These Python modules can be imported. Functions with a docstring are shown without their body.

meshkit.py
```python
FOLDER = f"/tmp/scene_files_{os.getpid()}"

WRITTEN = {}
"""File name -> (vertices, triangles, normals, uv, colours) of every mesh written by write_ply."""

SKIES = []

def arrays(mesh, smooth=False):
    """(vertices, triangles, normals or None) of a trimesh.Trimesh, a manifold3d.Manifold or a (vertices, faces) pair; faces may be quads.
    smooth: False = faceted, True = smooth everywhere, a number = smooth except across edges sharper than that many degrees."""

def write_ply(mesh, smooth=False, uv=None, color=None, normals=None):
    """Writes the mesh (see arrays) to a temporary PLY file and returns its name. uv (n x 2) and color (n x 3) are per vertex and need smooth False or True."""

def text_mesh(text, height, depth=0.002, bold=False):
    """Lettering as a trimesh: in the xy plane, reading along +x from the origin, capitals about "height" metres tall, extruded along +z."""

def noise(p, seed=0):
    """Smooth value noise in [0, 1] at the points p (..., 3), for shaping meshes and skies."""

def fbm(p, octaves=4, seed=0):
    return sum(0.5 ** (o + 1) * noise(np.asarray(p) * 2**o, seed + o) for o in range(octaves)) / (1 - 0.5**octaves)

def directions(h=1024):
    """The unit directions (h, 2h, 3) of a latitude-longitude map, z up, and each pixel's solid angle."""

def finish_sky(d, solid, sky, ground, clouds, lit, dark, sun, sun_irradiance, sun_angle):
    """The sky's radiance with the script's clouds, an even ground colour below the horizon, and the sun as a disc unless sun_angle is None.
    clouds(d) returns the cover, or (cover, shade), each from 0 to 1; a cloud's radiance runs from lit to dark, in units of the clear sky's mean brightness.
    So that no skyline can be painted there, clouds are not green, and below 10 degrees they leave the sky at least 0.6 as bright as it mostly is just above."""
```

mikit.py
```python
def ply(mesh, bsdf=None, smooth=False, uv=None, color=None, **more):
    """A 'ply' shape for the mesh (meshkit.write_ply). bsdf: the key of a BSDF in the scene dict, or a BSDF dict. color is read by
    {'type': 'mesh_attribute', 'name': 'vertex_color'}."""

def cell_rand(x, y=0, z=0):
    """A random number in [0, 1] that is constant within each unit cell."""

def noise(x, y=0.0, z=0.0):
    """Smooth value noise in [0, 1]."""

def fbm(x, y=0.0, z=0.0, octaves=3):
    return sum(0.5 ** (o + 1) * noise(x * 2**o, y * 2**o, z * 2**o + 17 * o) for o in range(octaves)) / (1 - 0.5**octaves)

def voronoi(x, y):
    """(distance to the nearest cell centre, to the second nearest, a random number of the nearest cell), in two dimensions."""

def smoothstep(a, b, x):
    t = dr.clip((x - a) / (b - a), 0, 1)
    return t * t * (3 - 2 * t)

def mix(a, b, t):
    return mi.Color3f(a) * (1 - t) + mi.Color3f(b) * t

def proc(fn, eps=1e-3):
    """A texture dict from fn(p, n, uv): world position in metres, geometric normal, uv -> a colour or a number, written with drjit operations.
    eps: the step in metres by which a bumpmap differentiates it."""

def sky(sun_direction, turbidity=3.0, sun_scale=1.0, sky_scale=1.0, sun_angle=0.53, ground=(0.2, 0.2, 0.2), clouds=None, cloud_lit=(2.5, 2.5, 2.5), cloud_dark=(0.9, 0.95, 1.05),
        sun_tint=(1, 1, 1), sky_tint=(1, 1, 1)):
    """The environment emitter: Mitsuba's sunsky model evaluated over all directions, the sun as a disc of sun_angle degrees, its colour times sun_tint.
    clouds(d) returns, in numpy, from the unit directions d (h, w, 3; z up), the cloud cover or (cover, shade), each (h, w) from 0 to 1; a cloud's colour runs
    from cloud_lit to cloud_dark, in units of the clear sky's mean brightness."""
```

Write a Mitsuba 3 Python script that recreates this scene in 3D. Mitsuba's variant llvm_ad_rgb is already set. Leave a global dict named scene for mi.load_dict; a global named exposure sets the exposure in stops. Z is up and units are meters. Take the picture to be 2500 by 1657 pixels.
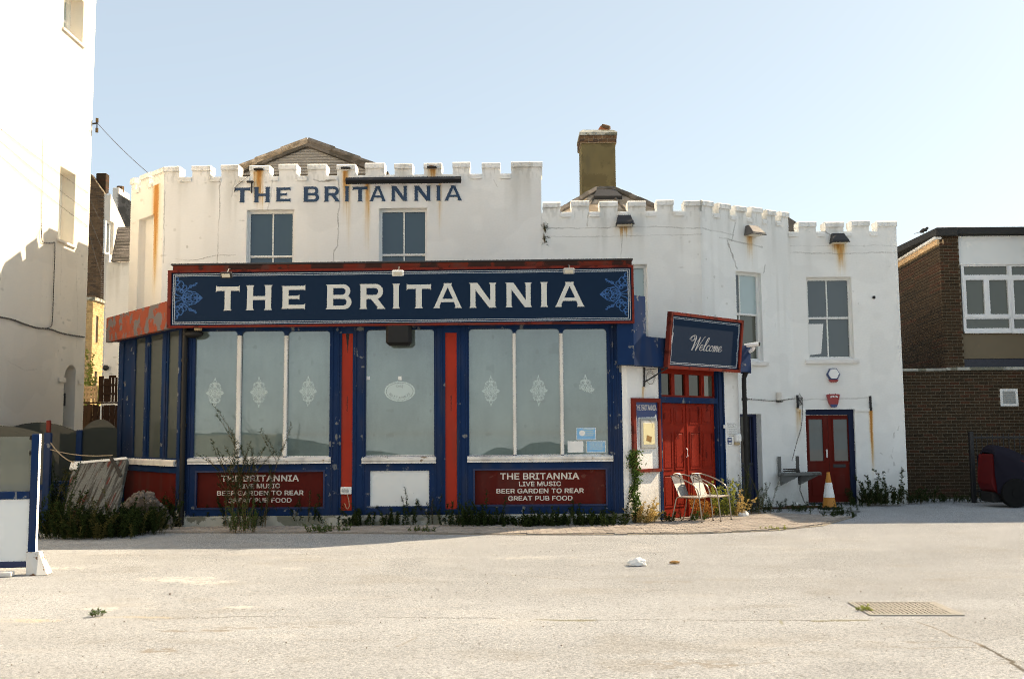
import math
import numpy as np, trimesh, mitsuba as mi, drjit as dr
import mikit, meshkit
from mikit import proc, noise, fbm, smoothstep, mix, cell_rand
from shapely.geometry import Polygon, LineString, box as sbox, Point
from shapely.ops import unary_union
from shapely import affinity

# ------------------------------------------------------------------ camera, sky, exposure
EYE = np.array([0.0, 0.0, 1.6]); FPX = 2430.0; CX, CY = 1250.0, 828.5
PITCH, ROLL = math.atan(227 / FPX), 0.0082
fwd = np.array([0, math.cos(PITCH), math.sin(PITCH)])
up0 = np.array([0, -math.sin(PITCH), math.cos(PITCH)]); r0 = np.array([1.0, 0, 0])
upv = up0 * math.cos(ROLL) + r0 * math.sin(ROLL)
rgt = r0 * math.cos(ROLL) - up0 * math.sin(ROLL)
T = mi.ScalarTransform4f
scene, labels = {}, {}
scene['camera'] = {'type': 'perspective', 'fov': 2 * math.degrees(math.atan(1250 / FPX)), 'fov_axis': 'x',
                   'near_clip': 0.1, 'far_clip': 60000.0,
                   'to_world': T().look_at(origin=EYE.tolist(), target=(EYE + fwd).tolist(), up=upv.tolist())}
SUN = (1.12, 0.63, 1.0)
scene['sky'] = mikit.sky(SUN, turbidity=3.8, sky_tint=(0.95, 0.955, 0.87), clouds=lambda d: 0.56, cloud_lit=(1.08, 1.12, 1.11), sun_tint=(1.0, 0.985, 0.96), sun_scale=1.15, ground=(0.25, 0.24, 0.22))
exposure = 2.95

# ------------------------------------------------------------------ helpers
def ply(mesh, mat, smooth=False): return mikit.ply(mesh, 'mat_' + mat, smooth=smooth)
def ray(px, py):
    return fwd * FPX + rgt * (px - CX) - upv * (py - CY)

class Plane:
    """An upright plane: origin (x, y) on the ground, u to the right seen from outside, n outwards."""
    def __init__(s, x, y, deg):
        a = math.radians(deg)
        s.o = np.array([x, y, 0.0]); s.u = np.array([math.cos(a), math.sin(a), 0]); s.n = np.array([math.sin(a), -math.cos(a), 0])
    def P(s, a, z, d=0.0):
        return s.o + s.u * a + s.n * d + np.array([0, 0, z])
    def at(s, px, py, d=0.0):
        r = ray(px, py); o = s.o + s.n * d
        t = np.dot(o - EYE, s.n) / np.dot(r, s.n)
        p = EYE + r * t
        return float(np.dot(p - s.o, s.u)), float(p[2])
    def W(s, px, py, d=0.0):
        a, z = s.at(px, py, d); return s.P(a, z, d)
    def R(s, x0, y0, x1, y1, d=0.0):
        ym, xm = (y0 + y1) / 2, (x0 + x1) / 2
        return s.at(x0, ym, d)[0], s.at(x1, ym, d)[0], s.at(xm, y1, d)[1], s.at(xm, y0, d)[1]
    def M(s):
        m = np.eye(4); m[:3, 0] = s.u; m[:3, 1] = [0, 0, 1]; m[:3, 2] = s.n; m[:3, 3] = s.o
        return m

def G(px, py, z=0.0):
    r = ray(px, py); t = (z - EYE[2]) / r[2]; p = EYE + r * t
    return float(p[0]), float(p[1])

class MB:
    def __init__(s): s.v, s.f, s.k = [], [], 0
    def add(s, v, f):
        v = np.asarray(v, float); f = np.asarray(f, int)
        if f.shape[1] == 4: f = np.vstack([f[:, [0, 1, 2]], f[:, [0, 2, 3]]])
        s.v.append(v); s.f.append(f + s.k); s.k += len(v); return s
    def mesh(s, m): return s.add(m.vertices, m.faces)
    def get(s): return np.vstack(s.v), np.vstack(s.f)

_c = 0.5
_t = []
for sx in (-1, 1):
    for sy in (-1, 1):
        for sz in (-1, 1):
            for ax in range(3): _t.append((sx, sy, sz, ax))
_pts = np.array([[sx * (1 - .3 * (ax != 0)), sy * (1 - .3 * (ax != 1)), sz * (1 - .3 * (ax != 2))] for sx, sy, sz, ax in _t])
def _hullfaces(p):
    h = trimesh.convex.convex_hull(p)
    idx = [int(np.argmin(((p - v) ** 2).sum(1))) for v in h.vertices]
    return np.array(idx)[h.faces]
_CF = _hullfaces(_pts)
BOXV = np.array([[x, y, z] for x in (0, 1) for y in (0, 1) for z in (0, 1)], float)
BOXF = np.array([[0, 1, 3], [0, 3, 2], [4, 6, 7], [4, 7, 5], [0, 4, 5], [0, 5, 1], [2, 3, 7], [2, 7, 6], [0, 2, 6], [0, 6, 4], [1, 5, 7], [1, 7, 3]])
def cbox(x0, x1, y0, y1, z0, z1, c=0.008):
    h = np.array([x1 - x0, y1 - y0, z1 - z0]) / 2; m = np.array([x1 + x0, y1 + y0, z1 + z0]) / 2
    if c <= 0: return BOXV * (2 * h) + m - h, BOXF
    c = min(c, h.min() * .8)
    v = np.array([[sx * (h[0] - c * (ax != 0)), sy * (h[1] - c * (ax != 1)), sz * (h[2] - c * (ax != 2))] for sx, sy, sz, ax in _t])
    return v + m, _CF
def loc(pl, vf):
    """(s, z, d) coordinates on a plane to the world"""
    v, f = vf
    v = np.asarray(v, float)
    return pl.o + v[:, :1] * pl.u + v[:, 2:3] * pl.n + v[:, 1:2] * np.array([0, 0, 1.0]), f
def pbox(pl, s0, s1, z0, z1, d0, d1, c=0.008):
    return loc(pl, cbox(s0, s1, z0, z1, d0, d1, c))
def ext(pl, poly, d0, d1):
    """a (s, z) polygon on a plane, from d0 to d1"""
    mb = MB()
    for g in getattr(poly, 'geoms', [poly]):
        if g.is_empty or g.area < 1e-7: continue
        m = trimesh.creation.extrude_polygon(g, d1 - d0, engine='earcut')
        v = np.array(m.vertices); v[:, 2] += d0
        mb.add(*loc(pl, (v, np.array(m.faces))))
    return mb.get()
def extx(pl, prof, s0, s1):
    """a (d, z) profile swept along s"""
    m = trimesh.creation.extrude_polygon(Polygon(prof), s1 - s0, engine='earcut')
    v = np.array(m.vertices); w = np.stack([v[:, 2] + s0, v[:, 1], v[:, 0]], 1)
    f = np.array(m.faces)[:, ::-1]
    return loc(pl, (w, f))
def tube(pts, r, sides=6, caps=True):
    p = np.asarray(pts, float); n = len(p)
    t = np.gradient(p, axis=0); t /= np.linalg.norm(t, axis=1, keepdims=True) + 1e-12
    ref = np.array([0, 0, 1.0]) if abs(t[0][2]) < .9 else np.array([1.0, 0, 0])
    a = np.cross(t, ref); a /= np.linalg.norm(a, axis=1, keepdims=True) + 1e-12; b = np.cross(t, a)
    ang = np.arange(sides) * 2 * np.pi / sides; rr = np.broadcast_to(r, (n,))
    v = (p[:, None] + rr[:, None, None] * (np.cos(ang)[None, :, None] * a[:, None] + np.sin(ang)[None, :, None] * b[:, None])).reshape(-1, 3)
    f = []
    for i in range(n - 1):
        for j in range(sides):
            k = (j + 1) % sides
            f += [[i * sides + j, (i + 1) * sides + k, i * sides + k], [i * sides + j, (i + 1) * sides + j, (i + 1) * sides + k]]
    if caps:
        v = np.vstack([v, p[:1], p[-1:]]); e = n * sides
        for j in range(sides):
            k = (j + 1) % sides
            f += [[e, j, k], [e + 1, (n - 1) * sides + k, (n - 1) * sides + j]]
    return v, np.array(f)
def spline(pts, n=8):
    p = np.asarray(pts, float); q = np.vstack([2 * p[:1] - p[1:2], p, 2 * p[-1:] - p[-2:-1]]); out = []
    for i in range(1, len(q) - 2):
        for t in np.linspace(0, 1, n, endpoint=False):
            a, b, c, d = q[i - 1:i + 3]
            out.append(.5 * (2 * b + (c - a) * t + (2 * a - 5 * b + 4 * c - d) * t * t + (3 * b - a - 3 * c + d) * t ** 3))
    out.append(p[-1]); return np.array(out)
def sag(a, b, drop, n=14):
    t = np.linspace(0, 1, n)[:, None]
    p = np.asarray(a) * (1 - t) + np.asarray(b) * t; p[:, 2] -= (4 * drop * t * (1 - t))[:, 0]
    return p
def join(*parts):
    mb = MB()
    for v, f in parts: mb.add(v, f)
    return mb.get()

used = {}
def key(name, parent=None):
    k = name if parent is None else parent + '__' + name
    n = used.get(k, 0); used[k] = n + 1
    return k if n == 0 else f'{k}_{n:03d}'
def thing(name, label, cat, group=None):
    k = key(name); labels[k] = {'label': label, 'category': cat}
    if group: labels[k]['group'] = group
    return k
def add(parent, name, vf, mat, smooth=False, label=None, kind=None, to_world=None):
    k = key(name, parent)
    d = dict(vf) if isinstance(vf, dict) else ply(vf, mat, smooth=smooth)
    if to_world is not None: d['to_world'] = to_world
    scene[k] = d
    if label or kind:
        labels[k] = {}
        if label: labels[k]['label'] = label
        if kind: labels[k]['kind'] = kind
    return k
def single(name, vf, mat, label, cat, smooth=False, group=None):
    k = thing(name, label, cat, group); scene[k] = ply(vf, mat, smooth=smooth); return k
def struct(name, vf, mat, kind='structure', label=None, smooth=False):
    k = key(name); scene[k] = ply(vf, mat, smooth=smooth); labels[k] = {'kind': kind}
    if label: labels[k]['label'] = label
    return k

# ------------------------------------------------------------------ places: the planes everything stands on
SHOP = Plane(0.0, 17.5, -1.0)                                  # shopfront face
_s0 = SHOP.at(1533, 1050)[0]; P0 = SHOP.P(_s0, 0)
DOORW = Plane(P0[0], P0[1], 43.0)                              # splayed wall with the red doors
_s1 = SHOP.at(452, 1050)[0]; PL = SHOP.P(_s1, 0)
LEFTW = Plane(PL[0], PL[1], -50.0)                             # splayed left return of the shopfront (s runs negative)
MAIN = Plane(0.0, 20.6, -0.6)                                  # castellated main front
_m0 = MAIN.at(394, 700)[0]; PM = MAIN.P(_m0, 0)
CHAM = Plane(PM[0], PM[1], -45.0)                              # splayed left corner of the main front (s negative)
_a0 = MAIN.at(1713, 700)[0]; PA = MAIN.P(_a0, 0)
OBLQ = Plane(PA[0], PA[1], 29.0)                               # oblique annex wall
_b0 = OBLQ.at(1930, 700)[0]; PB = OBLQ.P(_b0, 0)
ANX = Plane(PB[0], PB[1], -0.4)                                # annex front with the small red doors
SIGN = Plane(SHOP.P(0, 0, .26)[0], SHOP.P(0, 0, .26)[1], -1.2) # face of the big sign
TOWX = -9.9
TOW = Plane(TOWX, 0.0, 90.0)                                   # white tower wall on the left: u = +y, n = +x
BRK = Plane(0.0, 23.3, 0.0)                                    # brick building front
BX0 = BRK.at(2303.5, 800)[0]
BSIDE = Plane(BX0, 23.3, -84.3)                                # its side wall, seen from the left (s negative)

# ------------------------------------------------------------------ materials
def M(name, d): scene['mat_' + name] = d; return name
def pr(name, col, rough=.6, spec=.25, metal=0.0, two=True, **k):
    c = col if isinstance(col, dict) else {'type': 'rgb', 'value': list(col)}
    b = {'type': 'principled', 'base_color': c, 'roughness': rough, 'specular': spec, 'metallic': metal, **k}
    return M(name, {'type': 'twosided', 'bsdf': b} if two else b)
def bumped(name, col, rough, bump, scale, spec=.4, eps=2e-3):
    b = {'type': 'principled', 'base_color': col, 'roughness': rough, 'specular': spec}
    return M(name, {'type': 'twosided', 'bsdf': {'type': 'bumpmap', 'arbitrary': proc(bump, eps), 'scale': scale, 'bsdf': b}})

def seg_d(x, z, a, b):
    ax, az, bx, bz = a[0], a[1], b[0], b[1]
    dx, dz = bx - ax, bz - az; L = dx * dx + dz * dz + 1e-9
    t = dr.clip(((x - ax) * dx + (z - az) * dz) / L, 0, 1)
    return dr.sqrt(dr.square(x - ax - t * dx) + dr.square(z - az - t * dz) + 1e-12)

RUST, YEL = (0.42, 0.17, 0.03), (0.62, 0.45, 0.18)
def render_white(stains, cracks, base=(0.80, 0.795, 0.77), grime=0.18, ztop=None, swap=False):
    """painted render: (x, z) stains and cracks in metres along world x"""
    def fn(p, n, uv):
        x, y, z = (p.y, p.x, p.z) if swap else (p.x, p.y, p.z)
        g = fbm(x * 1.1 + y, z * 0.9, y * 1.3, 3)
        fine = noise(x * 38, y * 38, z * 38)
        streak = noise(x * 7 + y * 9, z * 0.35, 3.0)
        c = mi.Color3f(base) * (0.94 + .05 * fine + grime * (g - .5) * .8)
        c = mix(c, (0.50, 0.49, 0.44), grime * 1.3 * smoothstep(.5, .95, streak) * smoothstep(.35, .8, g))
        c = mix(c, (0.33, 0.31, 0.25), .55 * smoothstep(.7, 0.0, z) * smoothstep(.3, .7, g + .2 * (fine - .5)))
        if ztop is not None:
            drip = smoothstep(.48, .85, noise(x * 5 + y * 4, z * .25, 13.0)) * smoothstep(ztop - 1.1, ztop - .1, z + .5 * (noise(x * 16 + y * 12, 0.0, 3.0) - .5))
            c = mix(c, (0.40, 0.39, 0.34), .38 * drip); c = mix(c, (0.30, 0.29, 0.25), .30 * smoothstep(.55, .8, noise(x * 24 + y * 20, z * 7, 2.0)) * smoothstep(ztop - .35, ztop + .1, z))
        patch = smoothstep(.56, .60, fbm(x * .9 + y, z * 1.1 + 5, 2.0, 3)); c = c * (1 - .045 * patch)
        spot = smoothstep(.80, .9, noise(x * 11, y * 11, z * 11)) * smoothstep(.55, .75, g)
        c = mix(c, (0.30, 0.29, 0.24), .45 * spot)
        wob = .03 * (noise(x * 5, z * 5, 1.0) - .5) + .02 * (noise(x * 20, z * 20, 2.0) - .5)
        for s in stains:
            x0, w, zt, zb, k = s[:5]
            xx = (x - x0 + wob * .4) / w
            run = smoothstep(zb, zt, z + .25 * (noise(x * 45, 0.0, 5.0) - .5)) * dr.select(z < zt + .01, 1.0, 0.0)
            m = dr.exp(-xx * xx) * run * k * (.55 + .45 * noise(x * 60, z * 3, 8.0))
            if len(s) > 5: m = m * dr.select(dr.abs(y - s[5]) < .25, 1.0, 0.0)
            c = mix(c, YEL, dr.clip(m * 1.9, 0, .9)); c = mix(c, RUST, dr.clip(m * m * 2.2, 0, .92))
        for cr in cracks:
            pts, w, k = cr[:3]
            d = seg_d(x + wob, z + wob * .8, pts[0], pts[1])
            for a, b in zip(pts[1:-1], pts[2:]): d = dr.minimum(d, seg_d(x + wob, z + wob * .8, a, b))
            m = smoothstep(w * 2.0, w * .5, d) * k * (.25 + .75 * noise(x * 6, z * 6, 4.0)) * .85
            if len(cr) > 3: m = m * dr.select(dr.abs(y - cr[3]) < .3, 1.0, 0.0)
            c = mix(c, (0.16, 0.15, 0.12), m)
        return c
    return fn
def wx(pl, px, py): w = pl.W(px, py); return (float(w[0]), float(w[2]))
def stain(pl, px, py0, py1, wpx, k):
    a, b = pl.W(px, py0), pl.W(px, py1); d = (pl.W(px + wpx, py0) - a)[0]
    return (float(a[0]), max(.02, abs(float(d))), float(a[2]), float(b[2]), k, float(a[1]))
def crack(pl, pts, w=.008, k=.75):
    ws = [pl.W(*q) for q in pts]
    return ([(float(a[0]), float(a[2])) for a in ws], w, k, float(np.mean([a[1] for a in ws])))

def bump_render(p, n, uv): return fbm(p.x * 9, p.y * 9, p.z * 9, 3) + .35 * noise(p.x * 70, p.y * 70, p.z * 70)
ms = [stain(MAIN, 633, 418, 520, 9, .95), stain(MAIN, 622, 420, 500, 3, .7), stain(MAIN, 843, 418, 560, 7, .9), stain(MAIN, 897, 440, 640, 6, .8),
      stain(MAIN, 1056, 414, 455, 9, .9), stain(MAIN, 1074, 440, 600, 4, .55), stain(MAIN, 852, 440, 640, 4, .4), stain(MAIN, 640, 470, 540, 3, .4)]
mc = [crack(MAIN, [(537, 430), (534, 560), (531, 640)], .009, .7), crack(MAIN, [(667, 440), (662, 480), (652, 515)]), crack(MAIN, [(826, 430), (828, 480), (825, 600), (816, 612), (814, 640)], .01),
      crack(MAIN, [(430, 632), (455, 637), (480, 635), (530, 623), (575, 622)], .007, .6), crack(MAIN, [(768, 438), (780, 442), (800, 443), (818, 440)], .014, .9),
      crack(MAIN, [(402, 420), (400, 640)], .009, .55), crack(MAIN, [(1205, 440), (1215, 455)], .006, .5), crack(MAIN, [(575, 440), (568, 460), (566, 480)], .009, .8)]
bumped('white_main', proc(render_white(ms, mc, ztop=7.1)), .75, bump_render, .006, spec=.25)
cs = []
_w = CHAM.W(382, 450); cs.append((float(_w[0]), .10, float(CHAM.W(382, 452)[2]), float(CHAM.W(382, 760)[2]), 1.15)); cs.append((float(_w[0]) + .02, .04, float(CHAM.W(382, 565)[2]), float(CHAM.W(382, 735)[2]), .8))
bumped('white_chamfer', proc(render_white(cs, [], base=(.77, .76, .72), ztop=7.1)), .75, bump_render, .006, spec=.25)
as_ = [stain(MAIN, 1524, 548, 580, 16, .7), stain(OBLQ, 1830, 560, 650, 7, .85), stain(ANX, 2052, 592, 680, 9, 1.0), stain(ANX, 2047, 590, 620, 14, .9), stain(ANX, 2126, 1002, 1185, 4, 1.15), stain(ANX, 1947, 995, 1100, 4, .5), stain(ANX, 1952, 1000, 1060, 3, .5)]
ac = [crack(MAIN, [(1328, 557), (1440, 557), (1600, 553), (1713, 558)], .009, .6), crack(MAIN, [(1328, 577), (1440, 578), (1600, 574), (1713, 572)], .008, .5),
      crack(OBLQ, [(1715, 574), (1780, 585), (1928, 617)], .012, .75), crack(OBLQ, [(1715, 557), (1770, 570), (1790, 575)], .010, .5), crack(OBLQ, [(1774, 588), (1788, 625), (1798, 656)], .013, .85),
      crack(OBLQ, [(1795, 545), (1790, 565), (1787, 586)], .010, .7), crack(OBLQ, [(1869, 645), (1865, 665)], .009, .7), crack(ANX, [(1930, 617), (2050, 619), (2190, 616)], .009, .6), crack(ANX, [(1930, 600), (2190, 600)], .007, .35),
      crack(ANX, [(2010, 563), (2030, 577)], .012, .9), crack(MAIN, [(1437, 520), (1433, 552)], .012, .9), crack(MAIN, [(1519, 575), (1515, 640)], .008, .6), crack(ANX, [(1950, 975), (2090, 972), (2120, 970)], .012, .5), crack(OBLQ, [(1820, 974), (1880, 977), (1925, 975)], .01, .5)]
ac += [crack(ANX, q, w * .7, .5) for q, w in (([(2184, 1056), (2182, 1067)], .02), ([(2176, 1110), (2179, 1118)], .016), ([(2182, 1128), (2184, 1134)], .016), ([(2170, 1145), (2168, 1152)], .022), ([(2196, 1040), (2194, 1048)], .014), ([(2150, 1105), (2154, 1108)], .014), ([(2180, 1090), (2180, 1102)], .008))]
bumped('white_annex', proc(render_white(as_, ac, base=(.80, .80, .77), ztop=6.2)), .75, bump_render, .006, spec=.25)
def tcrack(pts, w=.008, k=.6):
    ws = [TOW.W(*q) for q in pts]; return ([(float(a[1]), float(a[2])) for a in ws], w, k, TOWX)
tc = [tcrack([(157, 108), (155, 190), (150, 300), (146, 400)], .010, .6), tcrack([(120, 120), (140, 130), (160, 118)], .02, .25), tcrack([(85, 160), (100, 166)], .03, .25), tcrack([(195, 300), (215, 330)], .006, .3), tcrack([(150, 600), (148, 720)], .008, .4), tcrack([(20, 880), (60, 905), (90, 900)], .007, .4), tcrack([(185, 640), (190, 760), (187, 850)], .008, .4)]
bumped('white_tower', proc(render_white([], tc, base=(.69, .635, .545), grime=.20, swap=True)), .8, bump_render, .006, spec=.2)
dsx = DOORW.W(1571, 946)
bumped('white_door_wall', proc(render_white([(float(dsx[0]), .03, float(dsx[2]), float(DOORW.W(1571, 985)[2]), .6)], [], base=(.80, .79, .76))), .75, bump_render, .004, spec=.25)

def ground_fn(p, n, uv):
    x, y = p.x, p.y
    sp = noise(x * 75, y * 75, 0.0); sp2 = noise(x * 160, y * 160, 3.0); big = fbm(x * .35, y * .55, 2.0, 4); med = fbm(x * 2.2, y * 3.2, 7.0, 3)
    c = mi.Color3f(.227, .236, .243) * (.48 + .58 * sp + .50 * sp2 + .28 * (big - .5) + .22 * (med - .5))
    c = mix(c, (.09, .08, .065), .55 * smoothstep(.80, .95, noise(x * 48, y * 48, 11.0)))
    c = mix(c, (.52, .50, .46), .5 * smoothstep(.84, .96, noise(x * 55, y * 55, 17.0)))
    wob = .16 * (fbm(x * 1.7, y * 1.7, 5.0, 3) - .5) + .03 * (noise(x * 14, y * 14, 9.0) - .5)
    for pts, w, k, col in GCR:
        d = seg_d(x + wob, y + wob, pts[0], pts[1])
        for a, b in zip(pts[1:-1], pts[2:]): d = dr.minimum(d, seg_d(x + wob, y + wob, a, b))
        m = smoothstep(w * 2.2, w * .4, d + .5 * w * (noise(x * 30, y * 30, 1.0) - .3)) * k * smoothstep(.25, .65, noise(x * 2.3, y * 2.3, 21.0) + .15)
        c = mix(c, col, m)
    for gx, gy, rx, ry, k, col in GST:
        q = dr.square((x - gx) / rx) + dr.square((y - gy) / ry)
        m = smoothstep(1.0, .15, q + 1.6 * (fbm(x * 5, y * 9, 3.0, 3) - .5)) * k * smoothstep(.3, .6, noise(x * 16, y * 26, 6.0))
        c = mix(c, col, m)
    pat = smoothstep(.60, .63, fbm(x * .22 + 3, y * .5, 41.0, 3)); c = c * (1 - .07 * pat)
    c = mix(c, (.14, .12, .085), .20 * smoothstep(.62, .8, fbm(x * 1.3, y * 3.0, 51.0, 4)))
    c = mix(c, (.40, .38, .34), .12 * smoothstep(.62, .8, fbm(x * 1.1 + 9, y * 3.0, 61.0, 4)))
    tyre = smoothstep(.5, .8, fbm(x * .25, y * 1.6, 31.0, 3))
    c = mix(c, (.17, .165, .155), .16 * tyre)
    return c
DK, BRN, OLV, PALE = (.06, .052, .04), (.13, .10, .06), (.12, .11, .04), (.50, .47, .41)
def gp(*a): return [G(*q) for q in a]
GCR = [(gp((420, 1505), (640, 1502), (1000, 1505), (1300, 1512), (1450, 1511), (1700, 1511), (1850, 1512), (2010, 1513), (2140, 1512)), .010, .75, DK),
       (gp((0, 1507), (120, 1510), (240, 1503), (420, 1504)), .022, .55, (.42, .36, .25)), (gp((1300, 1513), (1450, 1512)), .025, .6, OLV), (gp((1990, 1513), (2120, 1511)), .02, .6, OLV),
       (gp((2390, 1577), (2440, 1602), (2500, 1640), (2560, 1670)), .014, .95, DK), (gp((2240, 1514), (2330, 1552), (2390, 1577)), .010, .7, BRN), (gp((1905, 1513), (1910, 1535), (1907, 1550)), .008, .6, OLV),
       (gp((1250, 1402), (1420, 1412), (1600, 1404), (1720, 1392)), .010, .55, BRN), (gp((1960, 1562), (2130, 1578), (2390, 1582)), .008, .5, BRN), (gp((140, 1354), (700, 1352), (1250, 1352), (1700, 1345)), .02, .28, BRN), (gp((2250, 1412), (2500, 1422)), .012, .35, BRN),
       (gp((1110, 1384), (1180, 1392), (1250, 1402)), .01, .5, BRN), (gp((960, 1578), (1000, 1562), (1025, 1551)), .009, .4, BRN), (gp((1650, 1600), (1760, 1622), (1880, 1614)), .012, .35, BRN)]
GST = []
for px, py, rx, ry, k, col in [(480, 1538, .45, .07, .55, BRN), (640, 1530, .6, .06, .35, BRN), (400, 1585, .25, .10, .55, BRN), (430, 1412, .55, .22, .38, PALE), (520, 1420, .35, .18, .38, PALE), (715, 1385, .18, .15, .4, PALE), (270, 1483, .45, .12, .45, PALE),
                               (600, 1480, .3, .1, .4, PALE), (140, 1385, .35, .14, .5, PALE), (1700, 1620, .5, .2, .35, BRN), (1300, 1360, .6, .2, .3, PALE), (2200, 1565, .4, .06, .4, BRN), (1620, 1418, .5, .16, .35, BRN), (60, 1512, .5, .10, .5, (.40, .34, .22))]:
    g = G(px, py); GST.append((g[0], g[1], rx, ry, k, col))
def ground_bump(p, n, uv): return noise(p.x * 70, p.y * 70, 0.0) + .8 * noise(p.x * 150, p.y * 150, 3.0) + 3 * fbm(p.x * 1.2, p.y * 1.2, 0.0, 2)
bumped('tarmac', proc(ground_fn), .9, ground_bump, .0035, spec=.2, eps=3e-3)

def brickmat(name, cols, L=.225, H=.075, rough=.85, off=0.0, axis='x'):
    def fn(p, n, uv):
        h = p.x + p.y * .97 if axis == 'xy' else (p.x if axis == 'x' else p.y)
        row = dr.floor(p.z / H + .01); col = dr.floor((h - off) / L + .5 * (row - 2 * dr.floor(row / 2)))
        r = cell_rand(col, row, 1); r2 = cell_rand(col, row, 2)
        c = mix(cols[0], cols[1], r); c = mix(c, cols[2], smoothstep(.78, .9, r2) * .8)
        return c * (.75 + .5 * fbm(p.x * 14, p.y * 14, p.z * 14, 3))
    return pr(name, proc(fn), rough, .2)
brickmat('brick_dark', [(.032, .022, .012), (.052, .032, .017), (.070, .030, .016)])
brickmat('brick_brown', [(.10, .06, .033), (.16, .10, .055), (.06, .04, .03)])
brickmat('brick_yellow', [(.52, .37, .17), (.42, .29, .13), (.34, .22, .10)], axis='xy')
pr('mortar_dark', (.14, .118, .082), .9, .2); pr('mortar_pale', (.30, .25, .18), .9, .2)
def paver_fn(p, n, uv):
    r = cell_rand(dr.floor(p.x / .21), dr.floor(p.y / .105), 4)
    c = mix((.205, .180, .158), (.245, .225, .202), r)
    return c * (.7 + .35 * noise(p.x * 80, p.y * 80, 0.0) + .3 * fbm(p.x * 3, p.y * 3, 1.0, 2))
pr('paver', proc(paver_fn), .9, .2); pr('paver_joint', (.19, .17, .14), .95, .1)

def paint(name, col, under, amount, scale=5.0, rough=.5, dirt=.2, stretch=1.0):
    def fn(p, n, uv):
        a = fbm(p.x * scale + 7 * p.y, p.z * scale * stretch, p.y * scale, 4) + .10 * noise(p.x * 60, p.y * 60, p.z * 60)
        m = smoothstep(1 - amount - .02, 1 - amount + .02, a)
        c = mi.Color3f(col) * (.85 + .3 * fbm(p.x * 2.1, p.y * 2.1, p.z * 2.1, 3) * 1.0)
        c = mix(c, (.07, .065, .055), dirt * smoothstep(.45, .8, fbm(p.x * 6, p.z * 1.4 + 3, p.y * 6, 3)))
        return mix(c, under, m)
    return pr(name, proc(fn), rough, .07)
BLUE, RED = (.008, .027, .088), (.23, .030, .016)
paint('blue_paint', BLUE, (.16, .17, .18), .22, 9.0, .45, .25)
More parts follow.
